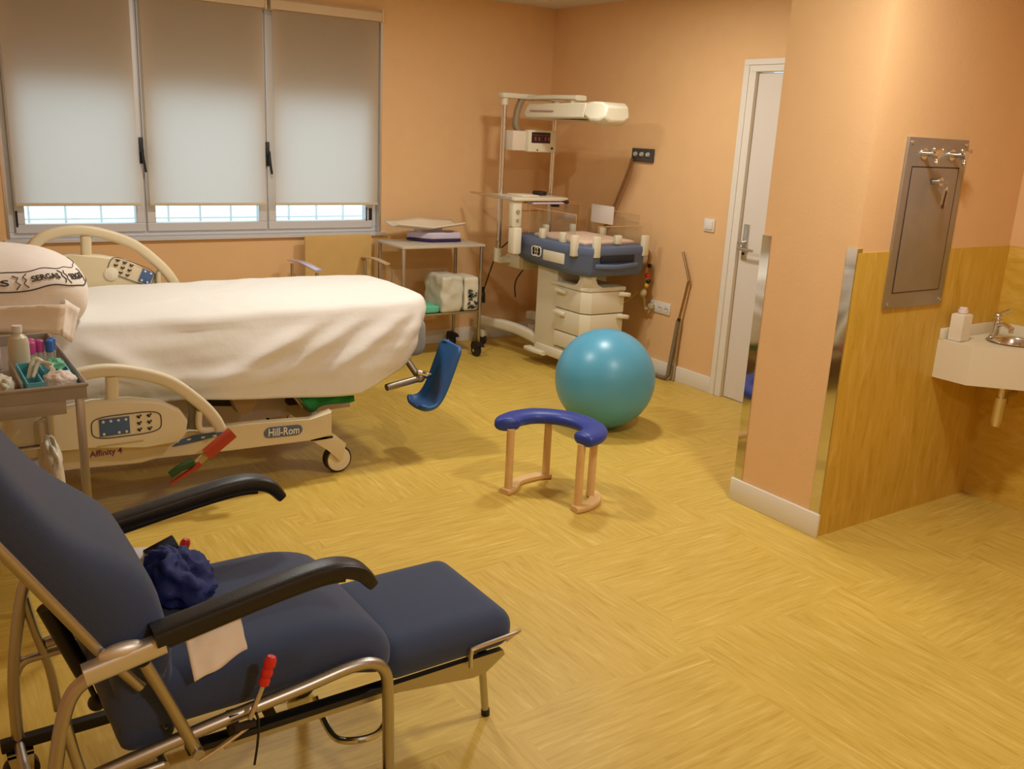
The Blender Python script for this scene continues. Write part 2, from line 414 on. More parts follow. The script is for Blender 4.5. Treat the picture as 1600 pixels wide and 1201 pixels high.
# terrace outside
b = MB(); b.box(-3, 8, 8.2, 8.4, -.5, .62)
struct(b.build('trim_5', M_concrete))
b = MB()
for k in range(34): b.box(-2+k*.27, -1.985+k*.27, 8.28, 8.30, .6, 1.02)
b.box(-2, 7, 8.27, 8.31, 1.0, 1.05); b.box(-2, 7, 8.27, 8.31, .78, .79)
tag(b.build('terrace_railing', mat('railing_paint', rgb(226, 232, 236), .6)), 'pale metal railing outside, seen in the gap under the window blinds', 'railing')
b = MB(); b.box(-3, 8, YB+T, 8.4, -.6, -.5); struct(b.build('trim_6', M_concrete))

# roller blinds
def blind(x0, x1, ztop, zbot, label, edge=.0):
    t = thing('roller_blind', label, 'blind', ((x0+x1)/2, YB-.03, zbot), 'roller blinds over the window')
    y = YB-.022
    b = MB()
    vs = [b.bm.verts.new(q) for q in ((x0+.008, y, zbot+.012), (x1-.008, y, zbot+.012), (x1-.008, y, ztop), (x0+.008, y, ztop))]; b.bm.faces.new(vs); b.build('fabric', M_blind, t)
    MB().box(x0+.006, x1-.006, y-.007, y+.007, zbot, zbot+.018, bev=.003).build('bottom_bar', mat('blind_bar', rgb(214, 200, 170), .5), t)
    b = MB(); b.prism([(y-.035, ztop-.005), (y-.035, ztop+.05), (y-.02, ztop+.066), (y+.018, ztop+.066), (y+.018, ztop-.005)], 'x', x0, x1, bev=.003)
    b.build('cassette', mat('blind_cassette', rgb(222, 196, 160), .5), t)
    for xe in (x0-.012, x1): MB().box(xe, xe+.012, y-.04, y+.019, ztop-.012, ztop+.07, bev=.002).build('end_bracket', mat('blind_bracket', rgb(226, 206, 170), .5), t)
    return t
blind(.66, 1.375, 2.34, 1.083, 'beige roller blind on the left third of the window, lowered almost fully')
blind(1.418, 2.19, 2.34, 1.083, 'beige roller blind on the middle third of the window, between both black handles')
blind(2.240, 3.02, 2.34, 1.083, 'beige roller blind on the right third of the window, nearest the warmer')

# ---- switches and sockets on the right wall
def plate(name, y0, y1, z0, z1, label, m=M_white):
    t = thing(name, label, 'switch' if 'switch' in name else 'socket', (XR, (y0+y1)/2, z0))
    MB().box(XR-.010, XR, y0, y1, z0, z1, bev=.004).build('plate', m, t); return t
t = plate('light_switch', 4.29, 4.385, 1.07, 1.155, 'small white light switch on the peach wall beside the door'); MB().box(XR-.016, XR-.008, 4.305, 4.37, 1.085, 1.14, bev=.003).build('rocker', M_trim, t)
t = plate('wall_socket', 4.625, 4.83, .448, .53, 'white multi socket low on the wall beside the leaning rod')
for k in range(3):
    c = (XR-.010, 4.66+k*.066, .489); MB().cyl(c, (XR-.013, c[1], c[2]), .023).build('socket_face', M_white, t)
    MB().cyl((XR-.0135, c[1]-.009, .489), (XR-.0145, c[1]-.009, .489), .004).cyl((XR-.0135, c[1]+.009, .489), (XR-.0145, c[1]+.009, .489), .004).build('socket_hole', M_dark, t)
t = thing('gas_outlet_panel', 'dark grey medical gas outlet panel high on the wall', 'outlet', (XR, 5.04, 1.482))
MB().box(XR-.02, XR, 4.93, 5.15, 1.482, 1.575, bev=.003).build('plate', mat('slate_plastic', rgb(70, 68, 66), .5), t)
for k in range(3):
    y = 5.105-k*.065; MB().cyl((XR-.02, y, 1.535), (XR-.035, y, 1.535), .017, .013).build('outlet_ring', mat('ring_grey', rgb(190, 186, 176), .4), t)

# ---- ceiling lamps; the last is an added fill, out of view
for i, (x, y, k) in enumerate(LAMPS):
    t = thing('downlight', ['round ceiling lamp above the exercise ball', 'round ceiling lamp above the hospital bed', 'round ceiling lamp nearest the partition end', 'added round fill lamp behind the camera, farthest from the window'][i], 'ceiling lamp', (x, y, 2.57), 'round ceiling lamps')
    MB().lathe([(.125, .0), (.145, .0), (.15, .01), (.125, .01)], (x, y, 2.57), cap=False).build('ring', M_white, t)
    MB().lathe([(.0, .004), (.125, .004), (.125, .008), (.0, .008)], (x, y, 2.57), cap=False).build('diffuser', M_lampface, t)

# ================================================================= BED
bed = thing('hospital_bed', 'cream adjustable birthing bed with lowered near side rail under a white sheet', 'bed', (1.2, 4.4, 0))
def casterwheel(par, x, y, r, w, face, cover, rub):
    MB().cyl((x, y-w/2, r), (x, y+w/2, r), r, n=32).build('wheel', rub, par, bevel=.004)
    MB().cyl((x, y-w/2-.006, r), (x, y+w/2+.006, r), r*.86, n=32).cyl((x, y-w/2-.012, r), (x, y+w/2+.012, r), r*.12).build('wheel_cover', cover, par, bevel=.003)
for x, y in ((1.72, 3.95), (.22, 3.95), (1.72, 4.78), (.22, 4.78)):
    c = bpy.data.objects.new('caster', None); COL.objects.link(c); c.parent = bed
    b = MB(); b.prism([(x-.19, .205), (x-.03, .205), (x+.03, .15), (x+.01, .07), (x-.012, .07), (x-.06, .13), (x-.13, .185)], 'y', y-.045, y-.028, bev=.003)
    b.prism([(x-.19, .205), (x-.03, .205), (x+.03, .15), (x+.01, .07), (x-.012, .07), (x-.06, .13), (x-.13, .185)], 'y', y+.028, y+.045, bev=.003); b.box(x-.16, x-.04, y-.045, y+.045, .19, .21)
    b.build('caster_fork', M_cream, c)
    casterwheel(c, x, y, .068, .044, 0, M_cream2, M_rubber)
# chassis covers
prof = [(1.665, .212), (1.665, .335), (1.56, .30), (1.25, .325), (.97, .325), (.56, .345), (.1, .345), (.1, .235), (.55, .235), (.80, .215), (.86, .235), (1.17, .215), (1.55, .205)]
for y0, y1 in ((3.88, 3.93), (4.80, 4.85)):
    ch = MB().prism(prof, 'y', y0, y1, bev=.006).build('chassis_cover', M_cream, bed)
    if y0 < 4:
        b = MB(); b.prism([(1.335+.0, .262), (1.335, .278), (1.345, .292), (1.36, .297), (1.495, .291), (1.51, .285), (1.517, .27), (1.515, .257), (1.505, .246), (1.49, .242), (1.36, .247), (1.342, .252)], 'y', 3.876, 3.881); bd = b.build('badge', M_badge, ch)
        MB().text('Hill-Rom', .052, FACE_Y((1.427, 3.875, .268)) @ Matrix.Rotation(-.04, 4, 'Z'), sx=.8).build('badge_lettering', mat('letter_white', rgb(232, 228, 214), .5), ch)
        MB().text('Affinity 4', .036, FACE_Y((.665, 3.878, .287)), sx=.95).build('model_lettering', M_purple, ch)
        b = MB(); b.prism([(.93, .272), (.965, .297), (1.02, .309), (1.09, .312), (1.15, .306), (1.13, .292), (1.06, .283), (.99, .276)], 'y', 3.874, 3.881); b.build('brake_decal', M_btn, ch)
        b = MB()
        for dx in (1.0, 1.06, 1.11): b.box(dx-.008, dx+.008, 3.8725, 3.875, .292, .300)
        b.build('decal_icon', M_dot, ch)
MB().box(1.60, 1.66, 3.93, 4.8, .22, .30, bev=.01).build('cross_beam', M_cream, bed); MB().box(.1, .16, 3.93, 4.8, .24, .33, bev=.01).build('cross_beam', M_cream, bed)
# inner mechanics
MB().box(.25, 1.95, 4.30, 4.36, .20, .42, bev=.005).build('inner_panel', M_lilac, bed)
MB().box(.35, 2.05, 4.10, 4.86, .44, .48, bev=.01).build('deck_frame', M_cream, bed)
b = MB(); b.prism([(1.18, .46), (1.42, .46), (1.38, .40), (1.35, .33), (1.31, .31), (1.27, .33), (1.25, .40)], 'y', 4.06, 4.12, bev=.004); b.build('lift_bracket', M_tan, bed); b = MB(); b.prism([(.35, .46), (.6, .46), (.55, .33), (.42, .33)], 'y', 4.06, 4.12, bev=.004); b.build('lift_bracket', M_tan, bed)
MB().cyl((1.18, 4.2, .38), (1.32, 4.2, .36), .045).build('actuator', M_rubber, bed); MB().box(1.55, 1.72, 4.14, 4.2, .30, .40, bev=.01).build('motor_housing', M_rubber, bed)
b = MB(); b.bar([(1.48, 4.1, .44), (1.56, 4.1, .38), (1.62, 4.1, .30)], .03, .04, .6); b.build('lift_arm', M_satin, bed)
MB().box(.06, 2.28, 4.06, 4.90, .50, .70, bev=.05, seg=4).build('mattress', mat('mattress_cover', rgb(150, 150, 150), .7), bed)
# head end
b = MB(); b.box(.0, .06, 4.0, 4.9, .34, 1.0, bev=.02); b.build('headboard', M_cream, bed)
MB().box(.0, .5, 3.9, 4.04, .345, .60, bev=.02).build('head_section', M_cream2, bed)
# side rails
def rail(y, dx, dz, near):
    P = lambda L: [(x+dx, z+dz) for x, z in L]
    outer = P([(.44, .50), (.46, .575), (.53, .627), (.65, .648), (.77, .632), (.92, .573), (1.04, .468), (1.10, .39), (1.125, .335)])
    b = MB(); pts = catmull([(p[0], y, p[1]) for p in outer], 6)
    b.bar(pts, .045, .052, .55, sm=0)
    b.bar([(1.118+dx, y, .345+dz), (1.06+dx, y, .34+dz), (1.035+dx, y, .36+dz), (1.04+dx, y, .43+dz)], .03, .026, .6)
    b.bar([(.70+dx, y, .62+dz), (.695+dx, y, .52+dz)], .035, .05, .6, sm=0)
    r = b.build('side_rail', M_cream2 if near else M_cream, bed)
    body = P([(.42, .33), (.42, .47), (.50, .515), (.62, .53), (.76, .525), (.88, .498), (.955, .452), (.985, .40), (.975, .345), (.94, .305), (.81, .31), (.60, .355)])
    MB().prism(body, 'y', y-.03, y+.025, bev=.014, seg=4).build('rail_body', M_cream2 if near else M_cream, r)
    # control panel
    yf = y-.034; c0 = (.74+dx, .418+dz) if near else (.90+dx, .438+dz)
    tilt = .0 if near else -.42
    def T(u, v):
        cx, cz = c0; return (cx+u*math.cos(tilt)-v*math.sin(tilt), cz+u*math.sin(tilt)+v*math.cos(tilt))
    hw, hh = (.135, .047) if near else (.115, .045)
    ov = []
    for k in range(32):
        a = 2*PI*k/32; ov.append(T(math.copysign(abs(math.cos(a))**.5, math.cos(a))*hw, math.copysign(abs(math.sin(a))**.5, math.sin(a))*hh))
    ring = [(p[0], yf+.002, p[1]) for p in ov]
    MB().tube(ring, .0018, 6, 0, closed=True).build('panel_outline', M_dark, r)
    u0, u1 = (-.105, .01) if near else (.045, .105)
    q = [T(u0, -hh*.78), T(u1, -hh*.78), T(u1, hh*.78), T(u0, hh*.78)]
    pan = MB().prism(q, 'y', yf-.001, yf+.005, bev=.002).build('control_panel', M_btn, r)
    b = MB()
    for i in range(4 if near else 2):
        for v in (-.55, .55):
            if near and i == 1 and v < 0: continue
            u = u0+(u1-u0)*((i+.5)/(4 if near else 2)); p = T(u, v*hh); b.cyl((p[0], yf-.004, p[1]), (p[0], yf-.001, p[1]), .0055, n=12)
    b.build('panel_button', M_dot, r)
    b = MB(); us = (.045, .085) if near else (-.085, -.05, -.015)
    for u in us:
        for v in (-.6, 0, .6):
            p = T(u, v*hh); b.box(p[0]-.007, p[0]+.007, yf, yf+.004, p[1]-.004, p[1]+.004, M=rot('Y', .8, (p[0], yf, p[1])))
            p2 = T(u+.009, v*hh+.005); b.box(p2[0]-.003, p2[0]+.003, yf, yf+.004, p2[1]-.003, p2[1]+.003)
    b.build('panel_icon', M_dark, r)
    if near:
        MB().box(.62, .80, yf, yf+.006, .340, .343).build('rail_decal', mat('decal_tan', rgb(190, 170, 90), .5), r)
    else:
        b = MB(); b.lathe([(.0, 0), (.034, 0), (.034, .006), (.02, .01), (.0, .012)], n=24, M=frame((.80+dx, yf+.006, .43+dz), (1, 0, 0), (0, 0, 1)), cap=False); b.build('speaker_dial', M_warm, r)
    return r
rail(3.84, 0, 0, True)
rail(4.99, .135, .425, False)
MB().bar([(1.0, 3.89, .52), (1.03, 3.88, .44), (1.02, 3.88, .34)], .03, .05, .6).build('rail_hinge', mat('hinge_grey', rgb(130, 124, 104), .5), bed)
MB().box(1.08, 1.18, 5.0, 5.04, .60, .84, bev=.01).build('rail_bracket', M_cream, bed)
# brake / steer pedal (red and green)
ped = MB().bar([(1.00, 3.76, .225), (1.06, 3.76, .275), (1.08, 3.80, .28)], .022, .03, .6).build('brake_pedal', M_tan, bed)
MB().bar([(1.035, 3.745, .262), (1.15, 3.745, .345)], .045, .045, .35, sm=0).build('red_pedal_grip', M_orange, ped)['label'] = 'red pedal grip'
MB().bar([(1.01, 3.75, .225), (.96, 3.75, .195), (.88, 3.745, .155)], .03, .02, .5, scale=lambda t: 1.1-.6*t).build('red_pedal_tip', M_orange, ped)
MB().bar([(.985, 3.76, .232), (.93, 3.76, .215), (.885, 3.76, .19)], .03, .03, .4, scale=lambda t: 1.1-.3*t).build('green_pedal_tip', M_greenp, ped)
# calf / foot supports
def paddle():
    b = MB(); cl = catmull([(2.41, 0, .565), (2.395, 0, .52), (2.365, 0, .44), (2.335, 0, .365), (2.305, 0, .305), (2.265, 0, .262), (2.21, 0, .250), (2.165, 0, .268)], 4)
    rows = []; n = len(cl)
    for i, c in enumerate(cl):
        t = (cl[min(i+1, n-1)]-cl[max(i-1, 0)]).normalized(); nr = Vector((t.z, 0, -t.x)); f = i/(n-1)
        e = min(f, 1-f)/.12; wd = .122*(1 if e >= 1 else math.sqrt(1-(1-e)**2)*.35+.65)
        rows.append([Vector((c.x, 4.01, c.z))+Vector((.10, 1, 0))*(u/6*wd)+nr*(.030*abs(u/6)**4) for u in range(-6, 7)])
    V = [[b.bm.verts.new(p) for p in r] for r in rows]
    for A, B in zip(V, V[1:]):
        for j in range(12): b.bm.faces.new((A[j], A[j+1], B[j+1], B[j]))
    o = b.build('foot_support', M_padd, bed, ang=1.2); q = o.modifiers.new('s', 'SOLIDIFY'); q.thickness = .02; q.offset = 0; q2 = o.modifiers.new('u', 'SUBSURF'); q2.levels = q2.render_levels = 1
    return o
fs = paddle()
b = MB(); b.cyl((2.12, 4.1, .56), (2.20, 4.02, .41), .017); b.cyl((2.0, 3.98, .385), (2.19, 4.0, .405), .018); b.ball((2.20, 4.0, .41), .026); b.cyl((2.20, 4.0, .41), (2.27, 4.02, .41), .012)
b.build('support_arm', mat('arm_steel', (.32, .29, .25, 1), .4, 1), bed)
b = MB(); b.cyl((2.185, 4.0, .44), (2.235, 3.985, .425), .014).cyl((2.21, 3.98, .44), (2.21, 3.95, .45), .008); b.build('clamp_lever', M_chrome, bed)
MB().cushion(1.88, 2.02, 4.2, 4.42, .36, .46, r=.04).build('calf_support', M_padd, bed)

# sheet
def sheet():
    b = MB(); x0, x1, y0, y1, zt = .03, 2.36, 4.03, 4.95, .80
    R1, R2 = .30, .22
    # plan outline counter-clockwise from head/near corner: near edge -> foot -> far edge -> head
    out = []
    n1 = 120
    for k in range(n1+1): out.append((x0+(x1-R1-x0)*k/n1, y0, 0, -1))
    for k in range(1, 24): a = -PI/2+PI/2*k/24; out.append((x1-R1+R1*math.cos(a), y0+R1+R1*math.sin(a), math.cos(a), math.sin(a)))
    for k in range(12): out.append((x1, y0+R1+(y1-R2-y0-R1)*k/12, 1, 0))
    for k in range(16): a = PI/2*k/16; out.append((x1-R2+R2*math.cos(a), y1-R2+R2*math.sin(a), math.cos(a), math.sin(a)))
    for k in range(60): out.append((x1-R2-(x1-R2-x0)*k/60, y1, 0, 1))
    for k in range(14): out.append((x0, y1-(y1-y0)*k/14, -1, 0))
    N = len(out); cx, cy = 1.2, 4.5
    def fold(s, x, d):      # outward displacement on the hanging part, d = drop in m
        f = 0; g = min(1, d/.25)
        f += .020*g*math.sin(9*x+7*d+.6)*math.exp(-((x-1.0)/.9)**2)
        # swags: diagonal creases fanning from lower-left to foot
        for (xa, ka, sl, am, wd) in ((.80, 0, -1.5, .020, .05), (1.35, 0, 2.6, .024, .06), (1.62, 0, 2.2, .020, .05), (1.88, 0, 1.9, .024, .05), (2.10, 0, 1.3, .018, .04), (.45, 0, -1.2, .02, .04)):
            t = x-(xa-sl*(d-.18)*.9); f += am*math.exp(-(t/wd/1.3)**2)*math.sin(min(1, d/.32)*PI)**1.0
        f += .016*g*noise.noise(Vector((x*2.6+d*3, d*9, 3.1)))+.003*noise.noise(Vector((x*9, d*16, 1)))*g
        # horizontal pull lines
        f += .0055*g*math.sin(d*40+2.2*math.sin(x*2.2)+x*2)*math.exp(-((x-.95)/.7)**2)+.006*g*noise.noise(Vector((x*2+d*8, d*26, 7)))
        return f
    levels = []
    rings = []
    for k in (.0, .2, .4, .55, .7, .78, .84, .885):
        ring = []
        for (x, y, nx, ny) in out:
            px = cx+(x-cx)*(k if k > 0 else .02); py = cy+(y-cy)*(k if k > 0 else .02)
            z = zt+.012*noise.noise(Vector((px*2.3, py*3.2, .4)))+.006*noise.noise(Vector((px*9, py*9, 4)))+.01*(1-k)
            ring.append((px, py, z))
        rings.append(ring)
    E = .05
    for a in (15, 35, 55, 75):
        a = math.radians(a); ring = []
        for (x, y, nx, ny) in out:
            wob = .022*noise.noise(Vector((x*4.5, y*4.5, 1.7)))
            ring.append((x-nx*E*(1-math.sin(a))+nx*wob*.5, y-ny*E*(1-math.sin(a))+ny*wob*.5, zt-E*(1-math.cos(a))+.008*noise.noise(Vector((x*5, y*5, 2.2)))))
        rings.append(ring)
    ns = 26
    for i in range(1, ns+1):
        t = i/ns; ring = []
        for (x, y, nx, ny) in out:
            # hem height
            foot = max(0, min(1, (x-1.84)/.52)); near = ny < -.05 or (y < y0+R1)
            if ny > .5: hem = .48
            elif ny < .5 and nx <= .01: hem = .445-.065*max(0, min(1, (x-1.0)/.8))+.006*math.sin(x*7)
            else: hem = .38
            hem += .20*foot**1.2 if ny < .5 else .08*foot
            if nx < -.5: hem = .5
            zb = zt-E; z = zb+(hem-zb)*t; d = zb-z+.04
            o = fold(0, x, d) if ny < -.3 else .008*noise.noise(Vector((x*4+y*7, d*9, 5)))*min(1, d/.15)
            o *= (1-.6*foot*t)
            bulge = (.085*math.sin(min(1, t*1.05)*PI*.62)) if ny < -.3 and nx < .5 else .02*math.sin(t*PI)
            inn = -.11*t*t*foot if (nx > .05 or ny < -.3) and ny < .5 else 0
            tw = -.10*max(0, t-.25)*foot*(1 if ny < .5 else 0)
            ring.append((x+nx*(o+bulge*.3+inn)+tw*0, y+ny*(o+bulge*(1-foot*.7)+inn*.5), z))
        rings.append(ring)
    V = [[b.bm.verts.new(p) for p in r] for r in rings]
    for A, B in zip(V, V[1:]):
        for j in range(N): b.bm.faces.new((A[j], A[(j+1) % N], B[(j+1) % N], B[j]))
    b.bm.faces.new(V[0])
    o = b.build('bed_sheet', M_sheet, ang=3)
    s = o.modifiers.new('s', 'SOLIDIFY'); s.thickness = .003; s.offset = 1
    tag(o, 'creased white sheet draped over the hospital bed mattress', 'sheet')
sheet()
# green cloth hanging below the sheet
b = MB(); V = []
for i in range(15):
    for j in range(6):
        u = i/14; v = j/5; x = 1.545+.275*u; z = .44-(.125-.03*u+.010*math.sin(u*9))*v*min(1, .45+3*u); V.append(b.bm.verts.new((x, 3.985-.01*v+.012*math.sin(u*14+v*3), z)))
for i in range(14):
    for j in range(5): b.bm.faces.new((V[i*6+j], V[(i+1)*6+j], V[(i+1)*6+j+1], V[i*6+j+1]))
o = b.build('surgical_cloth', M_green, ang=3); s = o.modifiers.new('s', 'SOLIDIFY'); s.thickness = .004
tag(o, 'green cloth hanging out below the white sheet', 'cloth')

# pillow with printed band
pil = thing('pillow', 'white pillow with a black lettered band at the head of the bed', 'pillow', (.32, 4.35, .8))
PC = Vector((.335, 4.20, .93)); PA = (.35, .31, .19)
def pill(u, v, off=0):
    """u: angle round (0 = +x, -pi/2 = near), v: elevation"""
    cu, su, cv, sv = math.cos(u), math.sin(u), math.cos(v), math.sin(v)
    f = lambda t, e: math.copysign(abs(t)**e, t)
    p = Vector(((PA[0]+off)*f(cu, .72)*f(cv, .75), (PA[1]+off)*f(su, .72)*f(cv, .75), (PA[2]+off)*f(sv, .85)))
    p.z += .02*noise.noise(p*5)+(-.0)*0; p += .010*noise.noise(p*9+Vector((3, 1, 2)))*Vector((cu, su, 0))
    p.z += -.05*(p.y/PA[1])*0+.03*max(0, -p.x)*0
    q = PC+p; q.z = max(q.z, .822)
    return q
b = MB(); nu, nv = 64, 36; V = []
for i in range(nv+1): V.append([b.bm.verts.new(pill(2*PI*j/nu, -PI/2+PI*i/nv)) for j in range(nu)] if 0 < i < nv else [b.bm.verts.new(pill(0, -PI/2+PI*i/nv))])
for i in range(nv):
    for j in range(nu):
        A, B = V[i], V[i+1]; k = (j+1) % nu
        if i == 0: b.bm.faces.new((A[0], B[k], B[j]))
        elif i == nv-1: b.bm.faces.new((A[j], A[k], B[0]))
        else: b.bm.faces.new((A[j], A[k], B[k], B[j]))
b.build('pillow_body', M_pillow, pil, ang=3)
def band(b, v, u0, u1, r, wob=0):
    n = 50; pts = [pill(u0+(u1-u0)*k/n, v+wob*math.sin(k*.9), .001) for k in range(n+1)]
    b.tube(pts, r, 6, 0)
b = MB(); band(b, .62, -2.9, .1, .0016, .02); band(b, .20, -2.9, .1, .0026, .01); b.build('printed_line', M_dark, pil)
b = MB()
for uc in (-2.25, -1.70, -1.15, -.60):
    def fn(c, uc=uc): return pill(uc+c.x*1.55, .40+c.y*3.0, .002+c.z)
    b.text('SERGAS', .062, None, fn=fn, sx=1.1)
    for s in (-1, 1):
        L = [pill(uc+s*.235+a*.04, .40+q*.15, .002) for a, q in ((-.6*s, 1), (.5*s, .6), (-.2*s, .1), (.6*s, -.4), (-.3*s, -1))]
        b.tube(L, .0018, 6, 0)
b.build('printed_lettering', M_dark, pil)
for nm, C4, mm in (('pillowcase_flap', [(.30, 3.875, .925), (.56, 3.89, .915), (.535, 3.86, .80), (.28, 3.86, .835)], mat('flap_inner', rgb(226, 208, 186), .9, spec=.1)), ('flap_edge', [(.56, 3.912, .93), (.615, 3.935, .885), (.565, 3.87, .765), (.53, 3.855, .80)], M_pillow)):
    b = MB(); V = []; A, B, C_, D = [Vector(q) for q in C4]
    for i in range(11):
        for j in range(7):
            u, v = i/10, j/6; p = A.lerp(B, u).lerp(D.lerp(C_, u), v); p.y += .012*math.sin(u*PI)*math.sin(v*PI)+.006*noise.noise(Vector((u*5, v*4, 1))); V.append(b.bm.verts.new(p))
    for i in range(10):
        for j in range(6): b.bm.faces.new((V[i*7+j], V[(i+1)*7+j], V[(i+1)*7+j+1], V[i*7+j+1]))
    o = b.build(nm, mm, pil, ang=3); q = o.modifiers.new('s', 'SOLIDIFY'); q.thickness = .006

# ================================================================= CARTS AND TABLE
def sqleg(b, x, y, z0, z1, r=.012): b.box(x-r, x+r, y-r, y+r, z0, z1, bev=.002)
cart = thing('instrument_cart', 'steel instrument trolley with supplies in its tray beside the bed head', 'trolley', (.18, 3.42, 0))
CX0, CX1, CY0, CY1, CZ = -.12, .475, 3.02, 3.80, .79
b = MB(); b.box(CX0, CX1, CY0, CY1, CZ-.012, CZ); b.box(CX0, CX1, CY0, CY0+.008, CZ, CZ+.03); b.box(CX0, CX1, CY1-.008, CY1, CZ, CZ+.03); b.box(CX1-.008, CX1, CY0+.008, CY1-.008, CZ, CZ+.03); b.box(CX0, CX0+.008, CY0+.008, CY1-.008, CZ, CZ+.03)
b.tube([(CX0, CY0, CZ+.032), (CX1, CY0, CZ+.032), (CX1, CY1, CZ+.032), (CX0, CY1, CZ+.032)], .007, 8, 0, closed=True)
b.build('tray_top', M_steel, cart)
MB().box(CX0+.02, CX1-.06, CY0+.01, CY1-.02, CZ-.06, CZ-.013, bev=.003).build('drawer', M_steel, cart)
for x in (CX0+.02, CX1-.02):
    for y in (CY0+.02, CY1-.02):
        b = MB(); sqleg(b, x, y, .10, CZ-.012); lg = b.build('leg', M_bronze, cart)
        MB().cyl((x, y-.012, .04), (x, y+.012, .04), .04).cyl((x, y, .07), (x, y, .11), .012).build('caster', M_black, lg)
MB().box(CX0+.03, CX1-.03, CY0+.03, CY1-.03, .33, .345, bev=.003).build('shelf', M_steel, cart)
CT = 'supplies in the trolley tray'
# drinks / lotion bottle
def bottle(x, y, z, h, r, m, cap, label):
    t = thing('bottle', label, 'bottle', (x, y, z))
    MB().lathe([(r*.9, 0), (r, .004), (r, h*.62), (r*.85, h*.74), (r*.4, h*.82), (r*.4, h*.86)], (x, y, z)).build('bottle_body', m, t)
    MB().lathe([(r*.48, h*.86), (r*.48, h), (r*.4, h)], (x, y, z)).build('cap', cap, t); return t
bottle(.335, 3.40, CZ, .155, .033, mat('translucent_bottle', rgb(206, 200, 176), .4), M_white, 'translucent plastic bottle with white cap in the trolley tray')
bottle(.255, 3.45, CZ, .12, .03, mat('pinkish_bottle', rgb(206, 186, 176), .4), M_white, 'shorter pinkish bottle at the left of the trolley tray')
def vial(x, y, m, label, grp):
    t = thing('tube_vial', label, 'vial', (x, y, CZ), grp)
    MB().lathe([(.010, 0), (.011, .004), (.011, .05)], (x, y, CZ), n=14).build('vial_body', M_clear, t)
    MB().lathe([(.013, .05), (.013, .088), (.009, .092)], (x, y, CZ), n=14).build('cap', m, t)
for k, (dx, dy) in enumerate(((0, 0), (.028, .02), (.004, .045))): vial(.375+dx, 3.42+dy, M_pink, 'clear sample tube with pink cap beside the translucent bottle', 'pink capped tubes')
for k, (dx, dy) in enumerate(((0, 0), (.024, .03))): vial(.432+dx*.5, 3.43+dy, M_bcap, 'clear sample tube with blue cap at the tray edge', 'blue capped tubes')
# boxes
def openbox(x0, x1, y0, y1, h, m, label):
    b = MB(); t = .004; b.box(x0, x1, y0, y1, CZ, CZ+t); b.box(x0, x1, y0, y0+t, CZ+t, CZ+h); b.box(x0, x1, y1-t, y1, CZ+t, CZ+h); b.box(x0, x0+t, y0+t, y1-t, CZ+t, CZ+h); b.box(x1-t, x1, y0+t, y1-t, CZ+t, CZ+h)
    tag(b.build('supply_box', m), label, 'box')
openbox(.315, .362, 3.06, 3.33, .042, M_teal, 'teal open carton left of the gauze in the trolley tray')
openbox(.378, .455, 3.18, 3.33, .042, mat('teal_box_light', rgb(120, 190, 200), .6), 'teal open carton right of the gauze in the trolley tray')
b = MB()
b.box(.296, .302, 3.04, 3.36, CZ, CZ+.05)
tag(b.build('tray_divider', M_satin), 'upright metal divider strip in the trolley tray', 'divider')
def lump(name, c, rx, ry, rz, m, label, cat, seed=0, k=.35):
    b = MB(); b.ball((0, 0, 0), 1, u=28, v=18)
    for v in b.bm.verts:
        n = v.co.normalized(); f = 1+k*noise.noise(n*2.2+Vector((seed, 0, 0)))+k*.5*noise.noise(n*5+Vector((0, seed, 0)))
        v.co = Vector((c[0]+n.x*rx*f, c[1]+n.y*ry*f, max(c[2]+n.z*rz*f, c[2]-rz*.55)))
    return tag(b.build(name, m, ang=3), label, cat)
lump('gauze', (.412, 3.11, CZ+.026), .048, .055, .032, M_gauze, 'crumpled white gauze heap at the near end of the trolley tray', 'gauze', 3)
lump('glove_bundle', (.42, 3.235, CZ+.05), .028, .045, .02, M_mint, 'mint green packet lying on the teal carton', 'packet', 5)
b = MB(); b.tube([(.335, 3.2, CZ+.02), (.36, 3.23, CZ+.075), (.39, 3.2, CZ+.06), (.40, 3.14, CZ+.058)], .008, 10); b.tube([(.345, 3.17, CZ+.03), (.37, 3.20, CZ+.07), (.405, 3.17, CZ+.068)], .006, 10)
tag(b.build('tubing_coil', mat('white_tubing', rgb(224, 226, 210), .4)), 'white plastic tubing looped over the teal cartons', 'tubing')
lump('dressing_pack', (.26, 3.14, CZ+.022), .028, .08, .026, mat('paper_pack', rgb(206, 204, 186), .8), 'white paper packs left of the tray divider', 'pack', 7)
lump('swab_bag', (.40, 3.38, .425), .035, .14, .12, M_bagm, 'white plastic bag on the lower shelf of the bedside trolley', 'bag', 11, .25)

# steel table by the back wall
tb = thing('side_table', 'steel wheeled table holding a baby scale against the back wall', 'table', (3.3, 5.87, 0))
TX0, TX1, TY0, TY1, TZ = 2.965, 3.645, 5.68, 6.09, .842
b = MB(); b.box(TX0, TX1, TY0, TY1, TZ-.018, TZ, bev=.004); b.build('table_top', mat('grey_top', rgb(196, 184, 164), .4), tb)
for x in (TX0+.02, TX1-.02):
    for y in (TY0+.02, TY1-.02):
        b = MB(); sqleg(b, x, y, .09, TZ-.018, .010); lg = b.build('leg', M_bronze, tb)
        MB().cyl((x-.03, y, .05), (x+.0, y, .05), .05).prism([(y-.085, .085), (y-.06, .105), (y+.03, .112), (y+.045, .07), (y+.02, .03), (y-.03, .07)], 'x', x-.038, x+.008).build('caster', M_black, lg)
        MB().cyl((x-.04, y, .045), (x+.01, y, .045), .012).box(x-.004, x+.012, y-.012, y+.012, .03, .10, bev=.002).build('caster_stem', M_chrome, lg)
MB().box(TX0+.01, TX1-.01, TY0+.02, TY1-.02, .335, .35, bev=.003).build('shelf', M_bronze, tb)
